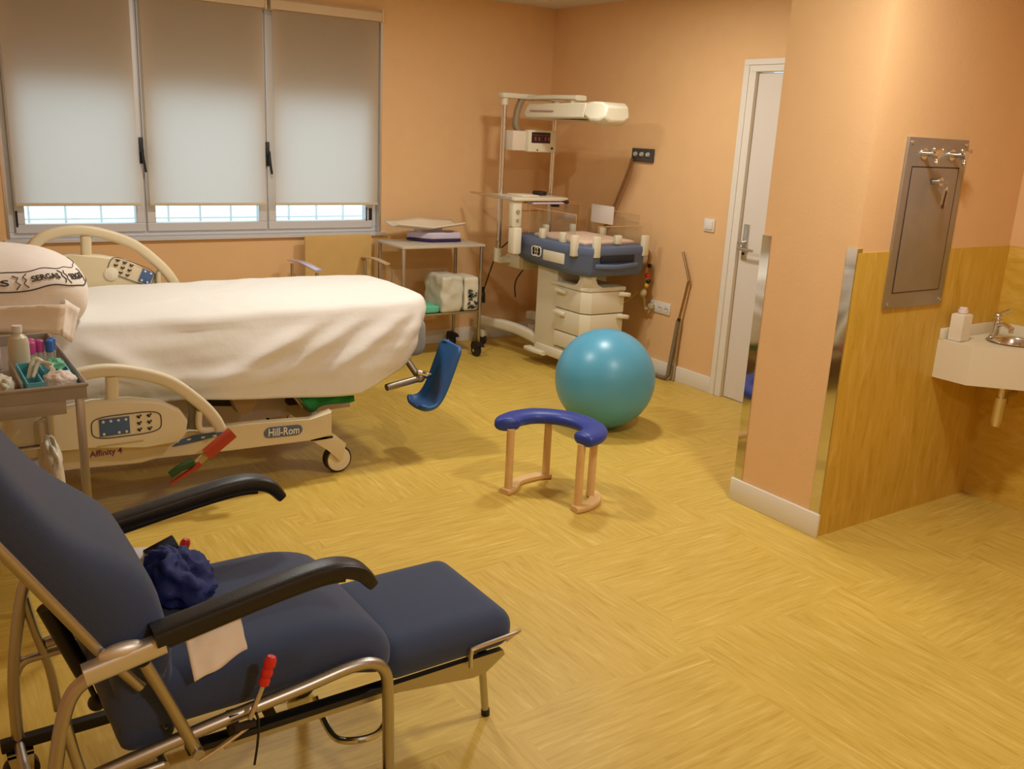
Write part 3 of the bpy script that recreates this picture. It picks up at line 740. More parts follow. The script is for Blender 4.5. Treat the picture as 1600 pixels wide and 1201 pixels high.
# scale
sc = thing('baby_scale', 'white baby scale with curved pan on the steel table', 'scale', (3.35, 5.92, TZ))
plan = [(3.17, 6.02), (3.24, 5.90), (3.29, 5.85), (3.53, 5.84), (3.55, 5.88), (3.56, 6.02)]
MB().prism(plan, 'z', TZ+.004, TZ+.022, bev=.003).build('scale_foot', M_dscale, sc)
b = MB(); pl2 = [(x+(3.36-x)*.03, y+(5.94-y)*.03) for x, y in plan]; b.prism(pl2, 'z', TZ+.022, TZ+.070, bev=.01, seg=3); b.build('scale_body', M_lscale, sc)
MB().lathe([(0, 0), (.04, 0), (.04, .002), (0, .002)], n=24, M=Matrix.Translation((3.44, 5.875, TZ+.070)) @ Matrix.Diagonal((1.1, .6, 1, 1)), cap=False).build('scale_display', mat('scale_grey', rgb(90, 76, 92), .4), sc)
b = MB(); V = []
for i in range(21):
    for j in range(9):
        u = -1+i/10; v = -1+j/4; x = 3.29+.275*u; y = 5.945+.11*v
        z = TZ+.095+.05*(1-u*u)*(max(0, v))**2*0+.035*abs(u)**2.2*0+.022*v*v+.048*(v > -2)*(1-abs(u))**1.3*max(0, v)+.028*abs(u)
        V.append(b.bm.verts.new((x, y, z)))
for i in range(20):
    for j in range(8): b.bm.faces.new((V[i*9+j], V[(i+1)*9+j], V[(i+1)*9+j+1], V[i*9+j+1]))
o = b.build('weighing_pan', mat('pan_white', rgb(226, 212, 186), .4), sc, ang=3); s = o.modifiers.new('s', 'SOLIDIFY'); s.thickness = .012; s.offset = 1
MB().box(3.22, 3.42, 5.93, 6.0, TZ+.070, TZ+.097).build('pan_mount', M_lscale, sc)
# lower shelf goods
def bag(x0, x1, y0, y1, z0, z1, m, name, label, cat, seed, k=.012):
    def fn(c):
        return c+Vector((k*noise.noise(c*14+Vector((seed, 0, 0))), k*noise.noise(c*13+Vector((0, seed, 0))), k*noise.noise(c*12+Vector((0, 0, seed)))*(1 if c.z > z0+.03 else 0)))
    return tag(MB().cushion(x0, x1, y0, y1, z0, z1, r=.02, fn=fn).build(name, m, ang=.9), label, cat)
bag(3.29, 3.47, 5.68, 5.95, .352, .62, mat('supply_bag', rgb(206, 202, 184), .3, bump=.3, bscale=30), 'plastic_bag', 'translucent bag of supplies leaning on the table lower shelf', 'bag', 2, .014)
pk = thing('nappy_pack', 'white wrapped pack with dark marks on the right end of the table shelf', 'pack', (3.55, 5.80, .352))
MB().cushion(3.49, 3.61, 5.69, 5.92, .352, .60, r=.02, fn=lambda c: c+.008*Vector((noise.noise(c*12), noise.noise(c*15), 0))).build('pack_wrap', mat('pack_white', rgb(222, 214, 192), .4, bump=.4, bscale=20), pk)
b = MB()
random.seed(9)
for k in range(34):
    z = .37+random.random()*.15; x = 3.51+random.random()*.07; b.box(x, x+.008+random.random()*.014, 5.680, 5.684, z, z+.006+random.random()*.012)
b.build('printed_marks', mat('print_grey', rgb(60, 66, 62), .7), pk)
bag(3.03, 3.29, 5.70, 5.95, .352, .405, M_mint, 'green_drape', 'folded green drape lying on the table lower shelf', 'cloth', 6, .012)

# armchair behind the bed
ac = thing('visitor_armchair', 'light plywood armchair against the back wall behind the bed', 'chair', (2.67, 5.9, 0))
MB().cushion(2.42, 2.93, 6.09, 6.115, .50, .885, r=.012, crown=0).build('backrest', M_ply, ac)
MB().cushion(2.44, 2.90, 5.62, 6.08, .41, .45, r=.02, crown=0).build('seat', M_ply, ac)
for x in (2.31, 2.86):
    for y in (5.62, 6.06):
        MB().cyl((x, y, 0), (x, y, .70), .011).build('leg', M_satin, ac)
    MB().tube([(x, 5.62, .43), (x, 5.62, .43), (x, 6.06, .43)], .010, 10, 0).build('side_bar', M_satin, ac)
MB().bar([(2.31, 6.08, .72), (2.31, 5.85, .735), (2.32, 5.6, .715)], .055, .014, .6).build('armrest', M_armch, ac)
MB().bar([(2.86, 6.08, .72), (2.86, 5.9, .735), (2.87, 5.72, .722)], .045, .012, .6).build('armrest', mat('arm_wood', rgb(206, 172, 130), .5), ac)
MB().box(2.29, 2.93, 6.0, 6.02, .40, .43).build('seat_frame', M_satin, ac)

# ================================================================= INFANT WARMER
wm = thing('infant_warmer', 'infant warmer with blue bassinet, white drawers and overhead heater in the corner', 'infant warmer', (4.1, 5.3, 0))
BX0, BX1, BY0, BY1 = 3.82, 4.44, 4.75, 5.66
planT = [(BX0, 4.88), (3.90, BY0+.0), (BX1-.08, BY0), (BX1, 4.85), (BX1, 5.56), (BX1-.08, BY1), (BX0+.08, BY1), (BX0, 5.56)]
def loft(b, sections):
    R = [[b.bm.verts.new(p) for p in s] for s in sections]; n = len(R[0])
    for A, B in zip(R, R[1:]):
        for j in range(n): b.bm.faces.new((A[j], A[(j+1) % n], B[(j+1) % n], B[j]))
    b.bm.faces.new(R[0][::-1]); b.bm.faces.new(R[-1])
def sec(k, z, dz=0):
    cx, cy = 4.12, 5.15
    return [(cx+(x-cx)*k, cy+(y-cy)*k, z+dz*(y-5.15)) for x, y in planT]
b = MB(); loft(b, [sec(.80, .725, .02), sec(.93, .75, .06), sec(.985, .79, .07), sec(.985, .86, .01), sec(1.0, .87), sec(1.015, .90), sec(1.0, .925), sec(.93, .93)])
tray = b.build('bassinet', M_dev, wm, bevel=.008)
MB().box(3.97, 4.27, BY0-.004, BY0+.04, .82, .875, bev=.008).build('handle_slot', M_devd, tray)
b = MB(); b.bar([(3.93, BY0+.01, .80), (4.1, BY0-.025, .795), (4.30, BY0+.01, .80)], .03, .035, .7); b.build('pull_handle', M_dev, tray)
MB().box(BX0-.004, BX0+.02, 4.96, 5.20, .79, .862, bev=.004).build('control_panel', M_warm, tray)
b = MB()
for y in (5.30, 5.26): b.tube([(BX0+.0, y+.035, .84), (BX0, y+.035, .865), (BX0, y-.02, .87), (BX0, y-.03, .84), (BX0, y-.02, .81), (BX0, y+.03, .81)], .005, 8, 4, closed=True)
b.build('keypad_ring', M_warm, tray)
b = MB()
for y in (5.32, 5.29, 5.26, 5.24):
    for z in (.825, .85): b.box(BX0-.004, BX0+.01, y-.008, y+.008, z-.007, z+.007)
b.build('keypad', M_dark, tray)
MB().cushion(3.90, 4.36, 4.86, 5.44, .925, .955, r=.014, crown=.004).build('bassinet_mattress', mat('mattress_peach', rgb(226, 200, 178), .8), wm)
def acr(x0, x1, y0, y1, z0, z1):
    o = MB().box(x0, x1, y0, y1, z0, z1).build('acrylic_side', M_acr, wm)
    b = MB(); r = .0022
    if x1-x0 > y1-y0: y = (y0+y1)/2; b.tube([(x0, y, z1), (x1, y, z1)], r, 6, 0).tube([(x0, y, z0), (x0, y, z1)], r*.6, 6, 0).tube([(x1, y, z0), (x1, y, z1)], r*.6, 6, 0)
    else: x = (x0+x1)/2; b.tube([(x, y0, z1), (x, y1, z1)], r, 6, 0).tube([(x, y0, z0), (x, y0, z1)], r*.6, 6, 0).tube([(x, y1, z0), (x, y1, z1)], r*.6, 6, 0)
    b.build('acrylic_edge', mat('acrylic_edge', rgb(226, 170, 110), .3), o)
acr(3.855, 3.860, 4.90, 5.44, .95, 1.13); acr(4.385, 4.390, 4.86, 5.44, .95, 1.13); acr(3.97, 4.36, 4.795, 4.80, .93, 1.06); acr(3.88, 4.36, 5.50, 5.505, .95, 1.15)
for (x, y) in ((3.825, 4.86), (3.93, 4.755), (4.36, 4.755), (4.15, 4.80)):
    h = (.86, 1.0) if y < 4.79 or x < 3.9 else (.94, 1.0)
    MB().box(x-.024, x+.024, y-.02, y+.02, h[0], h[1], bev=.006).build('side_latch', M_warm, wm)
for (x, y) in ((3.855, 5.27), (3.855, 5.03), (4.388, 5.25), (4.05, 5.50), (4.3, 5.5)):
    MB().box(x-.018, x+.018, y-.022, y+.022, .93, 1.0, bev=.006).build('side_clip', M_warm, wm)
MB().box(4.372, 4.380, 5.13, 5.38, 1.03, 1.16, bev=.002).build('record_card', mat('card_white', rgb(222, 212, 200), .6), wm)
# column + drawers
b = MB(); b.prism([(3.915, 5.14), (4.36, 5.14), (4.36, 5.38), (3.915, 5.38)], 'z', .10, .75, bev=.01); b.build('column', M_warm, wm)
b = MB(); b.prism([(3.905, 4.86), (3.955, 4.80), (4.25, 4.79), (4.25, 5.2), (3.905, 5.2)], 'z', .615, .645, bev=.006)
loft(b, [[(3.905+q*(.0 if i == 0 else 1)*0+x*sc_, 4.80+y*sc_, z) for x, y in ((0, .04), (.045, 0), (.10, 0), (.10, .05), (.05, .10), (0, .10))] for i, (z, sc_, q) in enumerate(((.64, 1.5, 0), (.665, 1.0, 0), (.70, .8, 0), (.74, .85, 0)))])
b.build('cabinet_top', M_warm, wm)
for z0, z1 in ((.462, .612), (.300, .455), (.185, .293)):
    d = MB().prism([(3.91, 4.86), (3.96, 4.80), (4.24, 4.79), (4.24, 5.14), (3.91, 5.14)], 'z', z0, z1, bev=.005).build('drawer', M_warm, wm)
    if z0 > .25:
        MB().bar([(3.905, 5.02, z1-.03), (3.885, 5.07, z1-.02), (3.885, 5.12, z1-.025)], .02, .03, .6).bar([(4.18, 4.785, z1-.015), (4.24, 4.765, z1-.02), (4.27, 4.775, z1-.025)], .03, .03, .6).build('drawer_pull', M_warm, d)
# base
for x, s in ((3.95, -1), (4.36, 1)):
    b = MB(); b.bar([(x-.10 if s < 0 else x, 6.08, .19), (x-.07 if s < 0 else x, 5.92, .20), (x, 5.65, .19), (x+.01, 5.3, .155), (x+.01, 4.95, .12)], .07, .075, .45); b.build('base_leg', M_warm, wm)
MB().box(3.9, 4.4, 5.0, 5.36, .085, .16, bev=.02).build('base_block', M_warm, wm)
for x, y in ((3.96, 4.93), (4.37, 4.93), (3.87, 6.02), (4.36, 6.02)):
    b = MB(); b.cyl((x-.012, y, .045), (x+.012, y, .045), .045); b.build('caster', M_rubber, wm, bevel=.004)
    b = MB(); b.box(x-.03, x+.03, y-.035, y+.045, .06, .125, bev=.015); b.build('caster_hood', M_warm, wm)
MB().bar([(3.90, 5.44, .10), (3.89, 5.34, .10), (3.90, 5.22, .10)], .07, .03, .5).build('foot_pedal', M_warm, wm)
# posts and heater
for x, zb in ((3.81, .74), (4.27, .40)):
    p = MB().cyl((x, 5.76, zb), (x, 5.76, 1.885), .019).build('post', M_chrome, wm)
    MB().cyl((x, 5.76, 1.83), (x, 5.76, 1.89), .026).build('post_collar', M_warm, p)
b = MB(); b.cyl((3.81, 5.76, .70), (3.81, 5.76, .80), .032); b.box(3.79, 4.0, 5.72, 5.80, .69, .74, bev=.012); b.box(3.9, 4.3, 5.56, 5.80, .66, .75, bev=.01); b.build('post_foot', M_warm, wm)
MB().cyl((3.99, 5.71, .715), (3.99, 5.70, .715), .022).build('post_knob', M_warm, wm)
b = MB(); b.box(3.77, 4.32, 5.72, 5.80, 1.875, 1.915, bev=.014); b.bar([(4.02, 5.76, 1.885), (4.04, 5.5, 1.892), (4.05, 5.18, 1.89)], .10, .035, .5); b.build('top_bracket', M_warm, wm)
b = MB(); b.cyl((4.05, 5.24, 1.84), (4.05, 5.24, 1.885), .035); b.build('heater_neck', M_warm, wm)
hx0, hx1 = 3.92, 4.16
secs = []
for y, zb, zt, k in ((5.70, 1.755, 1.80, .9), (5.64, 1.74, 1.845, 1), (5.30, 1.745, 1.85, 1), (4.98, 1.75, 1.855, 1)):
    c = (hx0+hx1)/2; wd = (hx1-hx0)/2*k
    secs.append([(c-wd, y, zb+.01), (c-wd+.02, y, zt), (c+wd-.02, y, zt), (c+wd, y, zb+.01), (c+wd-.03, y, zb), (c-wd+.03, y, zb)])
b = MB(); loft(b, secs); ht = b.build('heater_head', M_warm, wm, bevel=.008)
secs = []
c = (hx0+hx1)/2
for y, zb, zt, k in ((4.978, 1.745, 1.857, 1.02), (4.90, 1.715, 1.862, 1.06), (4.82, 1.715, 1.86, 1.04), (4.77, 1.74, 1.835, .9)):
    wd = (hx1-hx0)/2*k; secs.append([(c-wd, y, zb+.03), (c-wd+.02, y, zt), (c+wd-.02, y, zt), (c+wd, y, zb+.03), (c+wd-.05, y, zb), (c-wd+.05, y, zb)])
b = MB(); loft(b, secs); b.build('heater_nose', mat('nose_cream', rgb(230, 224, 200), .4), ht, bevel=.012)
MB().box(hx0+.001, hx0+.006, 5.32, 5.60, 1.792, 1.800).build('heater_decal', mat('decal_mauve', rgb(170, 130, 120), .5), ht)
MB().box(3.95, 4.13, 5.02, 5.6, 1.736, 1.742).build('heater_grille', M_satin, ht)
# monitor
mo = MB().box(3.83, 4.15, 5.66, 5.80, 1.515, 1.655, bev=.008).build('monitor', mat('monitor_body', rgb(222, 206, 184), .45), wm)
MB().box(3.94, 4.19, 5.62, 5.68, 1.51, 1.665, bev=.008).build('monitor_face', M_warm, mo)
MB().box(3.965, 4.13, 5.616, 5.624, 1.575, 1.650).build('monitor_display', M_scr, mo)
b = MB()
b.box(3.97, 4.125, 5.612, 5.617, 1.628, 1.632)
for k, x in enumerate((3.985, 4.02, 4.075, 4.105)): b.box(x, x+.018, 5.612, 5.617, 1.59, 1.618)
b.build('display_digit', mat('digit_red', rgb(120, 60, 66), .5), mo)
MB().cyl((4.15, 5.622, 1.54), (4.15, 5.612, 1.54), .008).cyl((4.02, 5.622, 1.525), (4.02, 5.615, 1.525), .005).build('monitor_knob', M_dark, mo)
b = MB(); b.bar([(3.93, 5.74, 1.65), (3.90, 5.74, 1.70), (3.92, 5.75, 1.80), (3.96, 5.76, 1.88)], .05, .04, .5); b.build('monitor_arm', mat('arm_grey', rgb(150, 132, 104), .5), wm)
# shelf
b = MB(); b.box(3.70, 4.18, 5.42, 5.80, 1.175, 1.20, bev=.008); b.build('shelf', M_warm, wm)
MB().box(3.692, 3.712, 5.45, 6.0, 1.185, 1.20, bev=.003).build('accessory_rail', M_satin, wm)
b = MB(); b.box(3.84, 3.99, 5.52, 5.72, 1.20, 1.208, bev=.002); b.build('paper_sheet', mat('paper', rgb(236, 226, 208), .8), wm)
b = MB(); b.box(4.05, 4.12, 5.6, 5.7, 1.20, 1.23, bev=.01); b.cyl((4.16, 5.45, 1.17), (4.16, 5.40, 1.17), .014); b.box(4.08, 4.12, 5.44, 5.5, 1.13, 1.15, bev=.004); b.build('probe_clip', M_rubber, wm)
b = MB(); b.box(3.71, 3.79, 5.44, 5.50, .99, 1.175, bev=.012); b.build('flow_block', M_warm, wm)
MB().box(3.715, 3.785, 5.42, 5.50, .80, .99, bev=.012).build('suction_block', mat('suction_white', rgb(232, 222, 198), .4), wm)
MB().cyl((3.75, 5.44, 1.10), (3.75, 5.43, 1.10), .014).cyl((3.75, 5.44, 1.04), (3.75, 5.43, 1.04), .010).build('gauge', mat('gauge_grey', rgb(160, 150, 130), .4), wm)
b = MB(); b.tube([(3.85, 5.52, 1.158), (4.35, 5.52, 1.16)], .006, 8, 0); b.tube([(3.78, 5.5, 1.10), (4.05, 5.5, 1.10)], .004, 8, 0); b.build('cross_tube', mat('tube_orange', rgb(206, 140, 80), .4), wm)
tag(MB().cushion(3.87, 4.15, 5.42, 5.50, 1.152, 1.166, r=.006, crown=0).build('mask_wrapper', mat('lilac_wrap', rgb(214, 192, 206), .4)), 'lilac white wrapper lying across the back of the bassinet', 'wrapper')
# cords
b = MB(); b.tube([(3.83, 5.78, .78), (3.95, 5.80, .86), (4.0, 5.82, .9)], .005, 8); b.tube([(3.80, 5.80, .70), (3.77, 5.88, .45), (3.79, 5.95, .26)], .005, 8); b.tube([(4.0, 5.6, .72), (3.98, 5.75, .55), (4.05, 5.85, .40)], .005, 8); b.tube([(3.79, 5.9, .36), (3.80, 5.92, .42), (3.79, 5.93, .48)], .012, 8)
b.build('power_cord', M_black, wm)
b = MB(); b.tube([(4.43, 4.84, .92), (4.46, 4.80, .84), (4.45, 4.82, .74), (4.46, 4.80, .66), (4.45, 4.84, .60)], .014, 10); b.build('hose_bundle', M_hose, wm)
b = MB(); b.tube([(4.45, 4.84, .62), (4.43, 4.98, .50), (4.40, 5.12, .44), (4.37, 5.2, .46)], .005, 8); b.build('thin_hose', M_yell, wm)
for c, m in (((4.455, 4.79, .78), M_black), ((4.452, 4.80, .71), M_red), ((4.455, 4.79, .67), M_black), ((4.45, 4.80, .64), M_yell)): MB().ball(c, .017, u=12, v=8).build('hose_fitting', m, wm)
MB().ball((4.45, 4.83, .585), .035, .8, .8, .9, 16, 10).build('regulator', mat('regulator_cream', rgb(206, 186, 140), .4), wm)
# supply hose from wall panel down to warmer
b = MB(); b.tube([(XR-.03, 5.13, 1.50), (XR-.035, 5.16, 1.40), (XR-.04, 5.24, 1.22), (XR-.05, 5.33, 1.02), (4.44, 5.40, .90)], .012, 10)
tag(b.build('gas_hose', mat('hose_brown', rgb(150, 112, 74), .5)), 'brown gas hose running from the dark outlet panel to the warmer', 'hose')
b = MB(); b.tube([(XR-.02, 4.80, .49), (4.50, 4.84, .46), (4.49, 4.86, .54), (4.46, 4.86, .56)], .010, 8); b.box(XR-.05, XR-.015, 4.775, 4.815, .47, .505, bev=.006)
tag(b.build('power_plug', mat('plug_grey', rgb(190, 176, 140), .5)), 'cream plug and cable in the left end of the wall socket', 'plug')

# leaning rod
rd = thing('leg_support_rod', 'bent metal leg support rod leaning on the peach wall', 'rod', (4.47, 4.5, 0))
b = MB(); b.bar([(XR-.05, 4.72, .012), (XR-.055, 4.60, .014), (XR-.055, 4.545, .03), (XR-.052, 4.532, .10), (XR-.04, 4.50, .44)], .035, .024, .6); b.build('wide_tube', M_grey, rd)
MB().tube([(XR-.04, 4.50, .43), (XR-.035, 4.49, .50), (XR-.03, 4.455, .70), (XR-.028, 4.455, .74), (XR-.022, 4.54, .91)], .009, 10, 5).build('bent_rod', M_copper, rd)
MB().cyl((XR-.04, 4.50, .43), (XR-.039, 4.497, .455), .013).build('rod_collar', M_black, rd)
b = MB(); b.bar([(XR-.028, 4.49, .44), (XR-.03, 4.505, .20), (XR-.03, 4.51, .005)], .012, .02, .6); b.build('flat_strut', M_bronze, rd)

# ================================================================= BALL AND STOOL
bl = MB(); n = 48; prof = []
bl.ball((3.39, 3.94, .288), .291, u=64, v=40)
for v in bl.bm.verts:
    if v.co.z < .012: v.co.z = .0
o = bl.build('exercise_ball', M_ball, ang=3); tag(o, 'large turquoise blue exercise ball on the floor in front of the warmer', 'ball')

st = thing('birthing_stool', 'horseshoe birthing stool with royal blue padded seat and beech legs', 'stool', (2.43, 3.15, 0))
# seat: horseshoe spine
spine = catmull([(2.30, 3.33, .335), (2.33, 3.375, .335), (2.41, 3.405, .335), (2.51, 3.395, .335), (2.60, 3.32, .335), (2.64, 3.21, .335), (2.625, 3.10, .335), (2.555, 3.03, .335), (2.475, 3.015, .335)], 8)
def sk(t):
    e = min(t, 1-t); return (.35+.65*math.sin(min(1, e/.05)*PI/2)) if e < .05 else 1
MB().bar(spine, .122, .066, .85, sm=0, scale=sk).build('seat_pad', M_seat, st, ang=2)
FEET = [(2.315, 3.325), (2.585, 3.395), (2.485, 3.01), (2.615, 3.08)]
for x, y in FEET: MB().cyl((x, y, .022), (x, y, .318), .019, .0185, n=20).build('leg', M_wood, st)
for pts in ([(2.285, 3.315, .013), (2.34, 3.335, .013), (2.42, 3.40, .013), (2.54, 3.415, .013), (2.615, 3.40, .013)], [(2.455, 2.995, .013), (2.52, 2.995, .013), (2.60, 3.03, .013), (2.645, 3.085, .013), (2.65, 3.12, .013)]):
    MB().bar(pts, .058, .026, .45).build('base_runner', M_wood, st)

# ================================================================= RECLINER
rc = thing('recliner_chair', 'navy upholstered clinical recliner with black armrests and raised footrest in the foreground', 'recliner', (.6, 1.98, 0))
MB().cushion(.27, .915, 1.735, 2.245, .395, .535, r=.065, crown=.012, n=22, fn=lambda c: c+Vector((0, 0, -.055*max(0, (c.x-.72)/.2)**2))).build('seat', M_blue, rc, ang=2)
# backrest: profile in (s along lean, t thickness)
ang = math.radians(31); d = Vector((-math.sin(ang), 0, math.cos(ang))); nf = Vector((math.cos(ang), 0, math.sin(ang))); O = Vector((.315, 0, .515))
LB = .98
def bk(s, y, side):
    u = (y-1.985)/.255
    bump = .030*math.exp(-((s-.20)/.11)**2)+.022*math.exp(-((s-.80)/.12)**2)
    t = (.105+bump*(1-u**4)) if side > 0 else 0
    return O+d*s+nf*t+Vector((0, y, 0))
b = MB(); n = 30; mm = 14; F = []; 
ring = []
secs = []
for i in range(n+1):
    s = -.02+LB*i/n; row = []
    e = min(i, n-i)/2.2; k = 1 if e >= 1 else math.sqrt(max(0, 1-(1-e)**2))*.65+.35
    hw = .258-(1-k)*.03
    for j in range(28):
        a = 2*PI*j/28; ca, sa = math.cos(a), math.sin(a)
        yy = 1.985+hw*math.copysign(abs(ca)**.28, ca); v = math.copysign(abs(sa)**.5, sa)
        th = .108+(.058*math.exp(-((s-.17)/.13)**2)+.03*math.exp(-((s-.80)/.15)**2))*(1-abs(ca)**3)*(1 if v > 0 else 0)
        tt = th*(.5+.5*v*k)
        row.append(O+d*s+nf*tt+Vector((0, yy, 0)))
    secs.append(row)
loft(b, secs); b.build('backrest', M_blue, rc, ang=2)
MB().cushion(.285, .40, 1.745, 2.235, .37, .62, r=.03, fn=lambda c: c+Vector((-(c.z-.62)*.18*0, 0, 0))).build('back_skirt', M_blue, rc, ang=2)
MB().cushion(.885, 1.275, 1.755, 2.150, .325, .435, r=.05, crown=.006, n=20).build('footrest_pad', M_blue, rc, ang=2)
b = MB(); b.prism([(.50, .325), (1.24, .325), (1.245, .31), (1.19, .275), (1.15, .27), (.93, .30), (.50, .30)], 'y', 1.765, 1.785); b.prism([(.50, .325), (1.24, .325), (1.245, .31), (1.19, .275), (1.15, .27), (.93, .30), (.50, .30)], 'y', 2.115, 2.135); b.box(1.17, 1.20, 1.78, 2.12, .285, .325)
ff = b.build('footrest_frame', M_bronze, rc)
MB().box(.42, .90, 1.757, 1.79, .318, .335, bev=.003).build('slide_rail', M_black, rc)
MB().box(.42, .90, 2.11, 2.145, .318, .335, bev=.003).build('slide_rail', M_black, rc)
b = MB(); b.tube([(1.13, 1.752, .315), (1.128, 1.748, .36), (1.14, 1.745, .372), (1.25, 1.745, .378), (1.285, 1.76, .372), (1.29, 1.79, .345), (1.27, 1.80, .325)], .006, 8, 5); b.build('footrest_loop', M_satin, rc)
b = MB(); b.cyl((1.306, 1.935, .005), (1.272, 1.935, .30), .011); b.cyl((1.272, 1.915, .285), (1.272, 1.955, .285), .017); b.box(1.20, 1.28, 1.925, 1.945, .28, .30); lg = b.build('footrest_leg', M_bronze, rc)
MB().cyl((1.307, 1.935, 0), (1.305, 1.935, .02), .013).build('leg_tip', M_black, lg)
for side, y in (('near', 1.715), ('far', 2.285)):
    nr = side == 'near'; s = 1 if nr else -1
    dz = .0 if nr else 0
    b = MB(); b.tube([(.22, y, .375), (.45, y, .408), (.66, y, .432), (.775, y, .447), (.835, y, .44), (.868, y, .405), (.875, y, .34), (.878, y, .20), (.880, y, .10)], .0145, 14, 6)
    fr = b.build('side_frame', M_bronze, rc)
    # armrest
    b = MB(); P = [(.355, y, .652), (.45, y, .668), (.58, y, .690), (.68, y, .705), (.745, y, .706), (.795, y, .688), (.828, y, .650)]
    b.bar(P, .062, .038, .5, scale=lambda t: 1-.25*max(0, t-.85)/.15)
    ar = b.build('armrest', M_arm, rc)
    b = MB(); b.bar([(.38, y, .632), (.58, y, .668), (.70, y, .684), (.76, y, .682)], .034, .018, .5); b.build('armrest_underside', M_black, ar)
    b = MB(); b.bar([(.225, y-s*.0, .605), (.30, y, .618), (.375, y, .632)], .034, .040, .4); b.ball((.30, y, .635), .05, .95, .32, .42, 18, 10)
    b.build('arm_bracket', mat('cast_aluminium', (.74, .74, .70, 1), .42, .85), rc)
    b = MB(); b.tube([(.335, y-s*.005, .60), (.375, y-s*.008, .50), (.425, y-s*.010, .365)], .0125, 12, 0); b.cyl((.425, y-s*.03, .368), (.425, y+s*.02, .368), .012); b.build('arm_strut', M_bronze, rc)
    b = MB(); b.tube([(.31, y+s*.04, .57), (.375, y+s*.04, .41)], .010, 12, 0); b.build('inner_strut', M_bronze, rc)
    b = MB(); b.tube([(.235, y, .598), (.205, y, .575), (.185, y, .53), (.165, y, .44), (.145, y, .30), (.140, y, .16), (.140, y, .09)], .0145, 12, 6); b.build('rear_leg', M_bronze, rc)
    b = MB(); b.tube([(.183, y, .53), (.20, y, .42), (.225, y, .30), (.235, y, .18)], .011, 12, 6); b.build('rear_brace', M_bronze, rc)
    b = MB(); b.tube([(.142, y, .28), (.165, y, .335), (.22, y, .345), (.36, y, .352)], .011, 12, 6); b.build('lower_tube', M_bronze, rc)
    MB().box(.10, .86, y-.014, y+.014, .105, .135, bev=.004).build('base_beam', M_black, rc)
    for x in (.88, .14):
        c = MB().cyl((x, y-.014, .042), (x, y+.014, .042), .042, n=28).build('caster', M_rubber, rc, bevel=.004)
        MB().prism([(x-.03, .10), (x+.03, .10), (x+.026, .045), (x, .03), (x-.02, .045)], 'y', y-.024, y-.018).prism([(x-.03, .10), (x+.03, .10), (x+.026, .045), (x, .03), (x-.02, .045)], 'y', y+.018, y+.024).box(x-.03, x+.03, y-.024, y+.024, .092, .104).build('caster_fork', M_chrome, c)
    # release lever with red grip
    b = MB(); b.cyl((.530, y-s*.04, .425), (.562, y-s*.04, .500), .0055); lv = b.build('release_lever', M_satin, rc)
    b = MB(); a0 = Vector((.560, y-s*.04, .494)); a1 = Vector((.582, y-s*.04, .562)); dd = (a1-a0)
    b.lathe([(.006, 0), (.0115, .004), (.012, .014), (.0095, .020), (.0125, .026), (.0125, .034), (.010, .040), (.013, .047), (.013, .060), (.009, .068), (.0, .070)], (0, 0, 0), 16, M=Matrix.Translation(a0) @ dd.to_track_quat('Z', 'Y').to_matrix().to_4x4(), cap=False)
    b.build('red_grip', M_red, lv)
    b = MB(); b.tube([(.545, y-s*.035, .43), (.552, y-s*.03, .40), (.548, y-s*.03, .35), (.540, y-s*.03, .30)], .003, 6); b.build('release_cable', M_black, lv)
    MB().box(.495, .515, y-.012, y+.012, .375, .425).box(.50, .545, y-s*.03-.006, y-s*.03+.006, .398, .412).build('lever_bracket', M_rubber, rc)
    b = MB(); b.tube([(.425, y-s*.03, .355), (.47, y-s*.03, .372), (.53, y-s*.03, .40)], .005, 8, 4); b.build('pull_rod', M_chrome, rc)
b = MB()
for y in (1.715, 2.285): pass
b.cyl((.14, 1.715, .12), (.14, 2.285, .12), .012); b.build('cross_bar', M_bronze, rc)
MB().cyl((.36, 1.715, .345), (.36, 2.285, .345), .012).build('cross_bar', M_bronze, rc); MB().cyl((.70, 1.73, .425), (.70, 2.27, .425), .01).build('cross_bar', M_bronze, rc)
b = MB(); b.tube([(.02, 1.735, 1.04), (.10, 1.735, .905), (.255, 1.735, .645), (.33, 1.735, .535)], .0125, 12, 0); b.build('back_frame', M_bronze, rc); b = MB(); b.tube([(.02, 2.235, 1.04), (.10, 2.235, .905), (.255, 2.235, .645), (.33, 2.235, .535)], .0125, 12, 0); b.build('back_frame', M_bronze, rc)
b = MB(); b.cyl((.20, 2.0, .62), (.262, 2.0, .44), .019).cyl((.262, 2.0, .44), (.29, 2.0, .34), .006); b.ball((.285, 2.0, .355), .02); b.build('gas_spring', M_black, rc)
b = MB(); b.bar([(.60, 2.0, .36), (.66, 2.0, .25), (.70, 2.0, .14)], .02, .03, .5, sm=0); b.build('link_arm', M_rubber, rc)
b = MB(); b.tube([(.82, 2.03, .17), (.825, 1.99, .125), (.835, 1.93, .10), (.875, 1.895, .10), (.93, 1.89, .10), (.97, 1.91, .11)], .010, 10); b.build('foot_bar', M_chrome, rc)
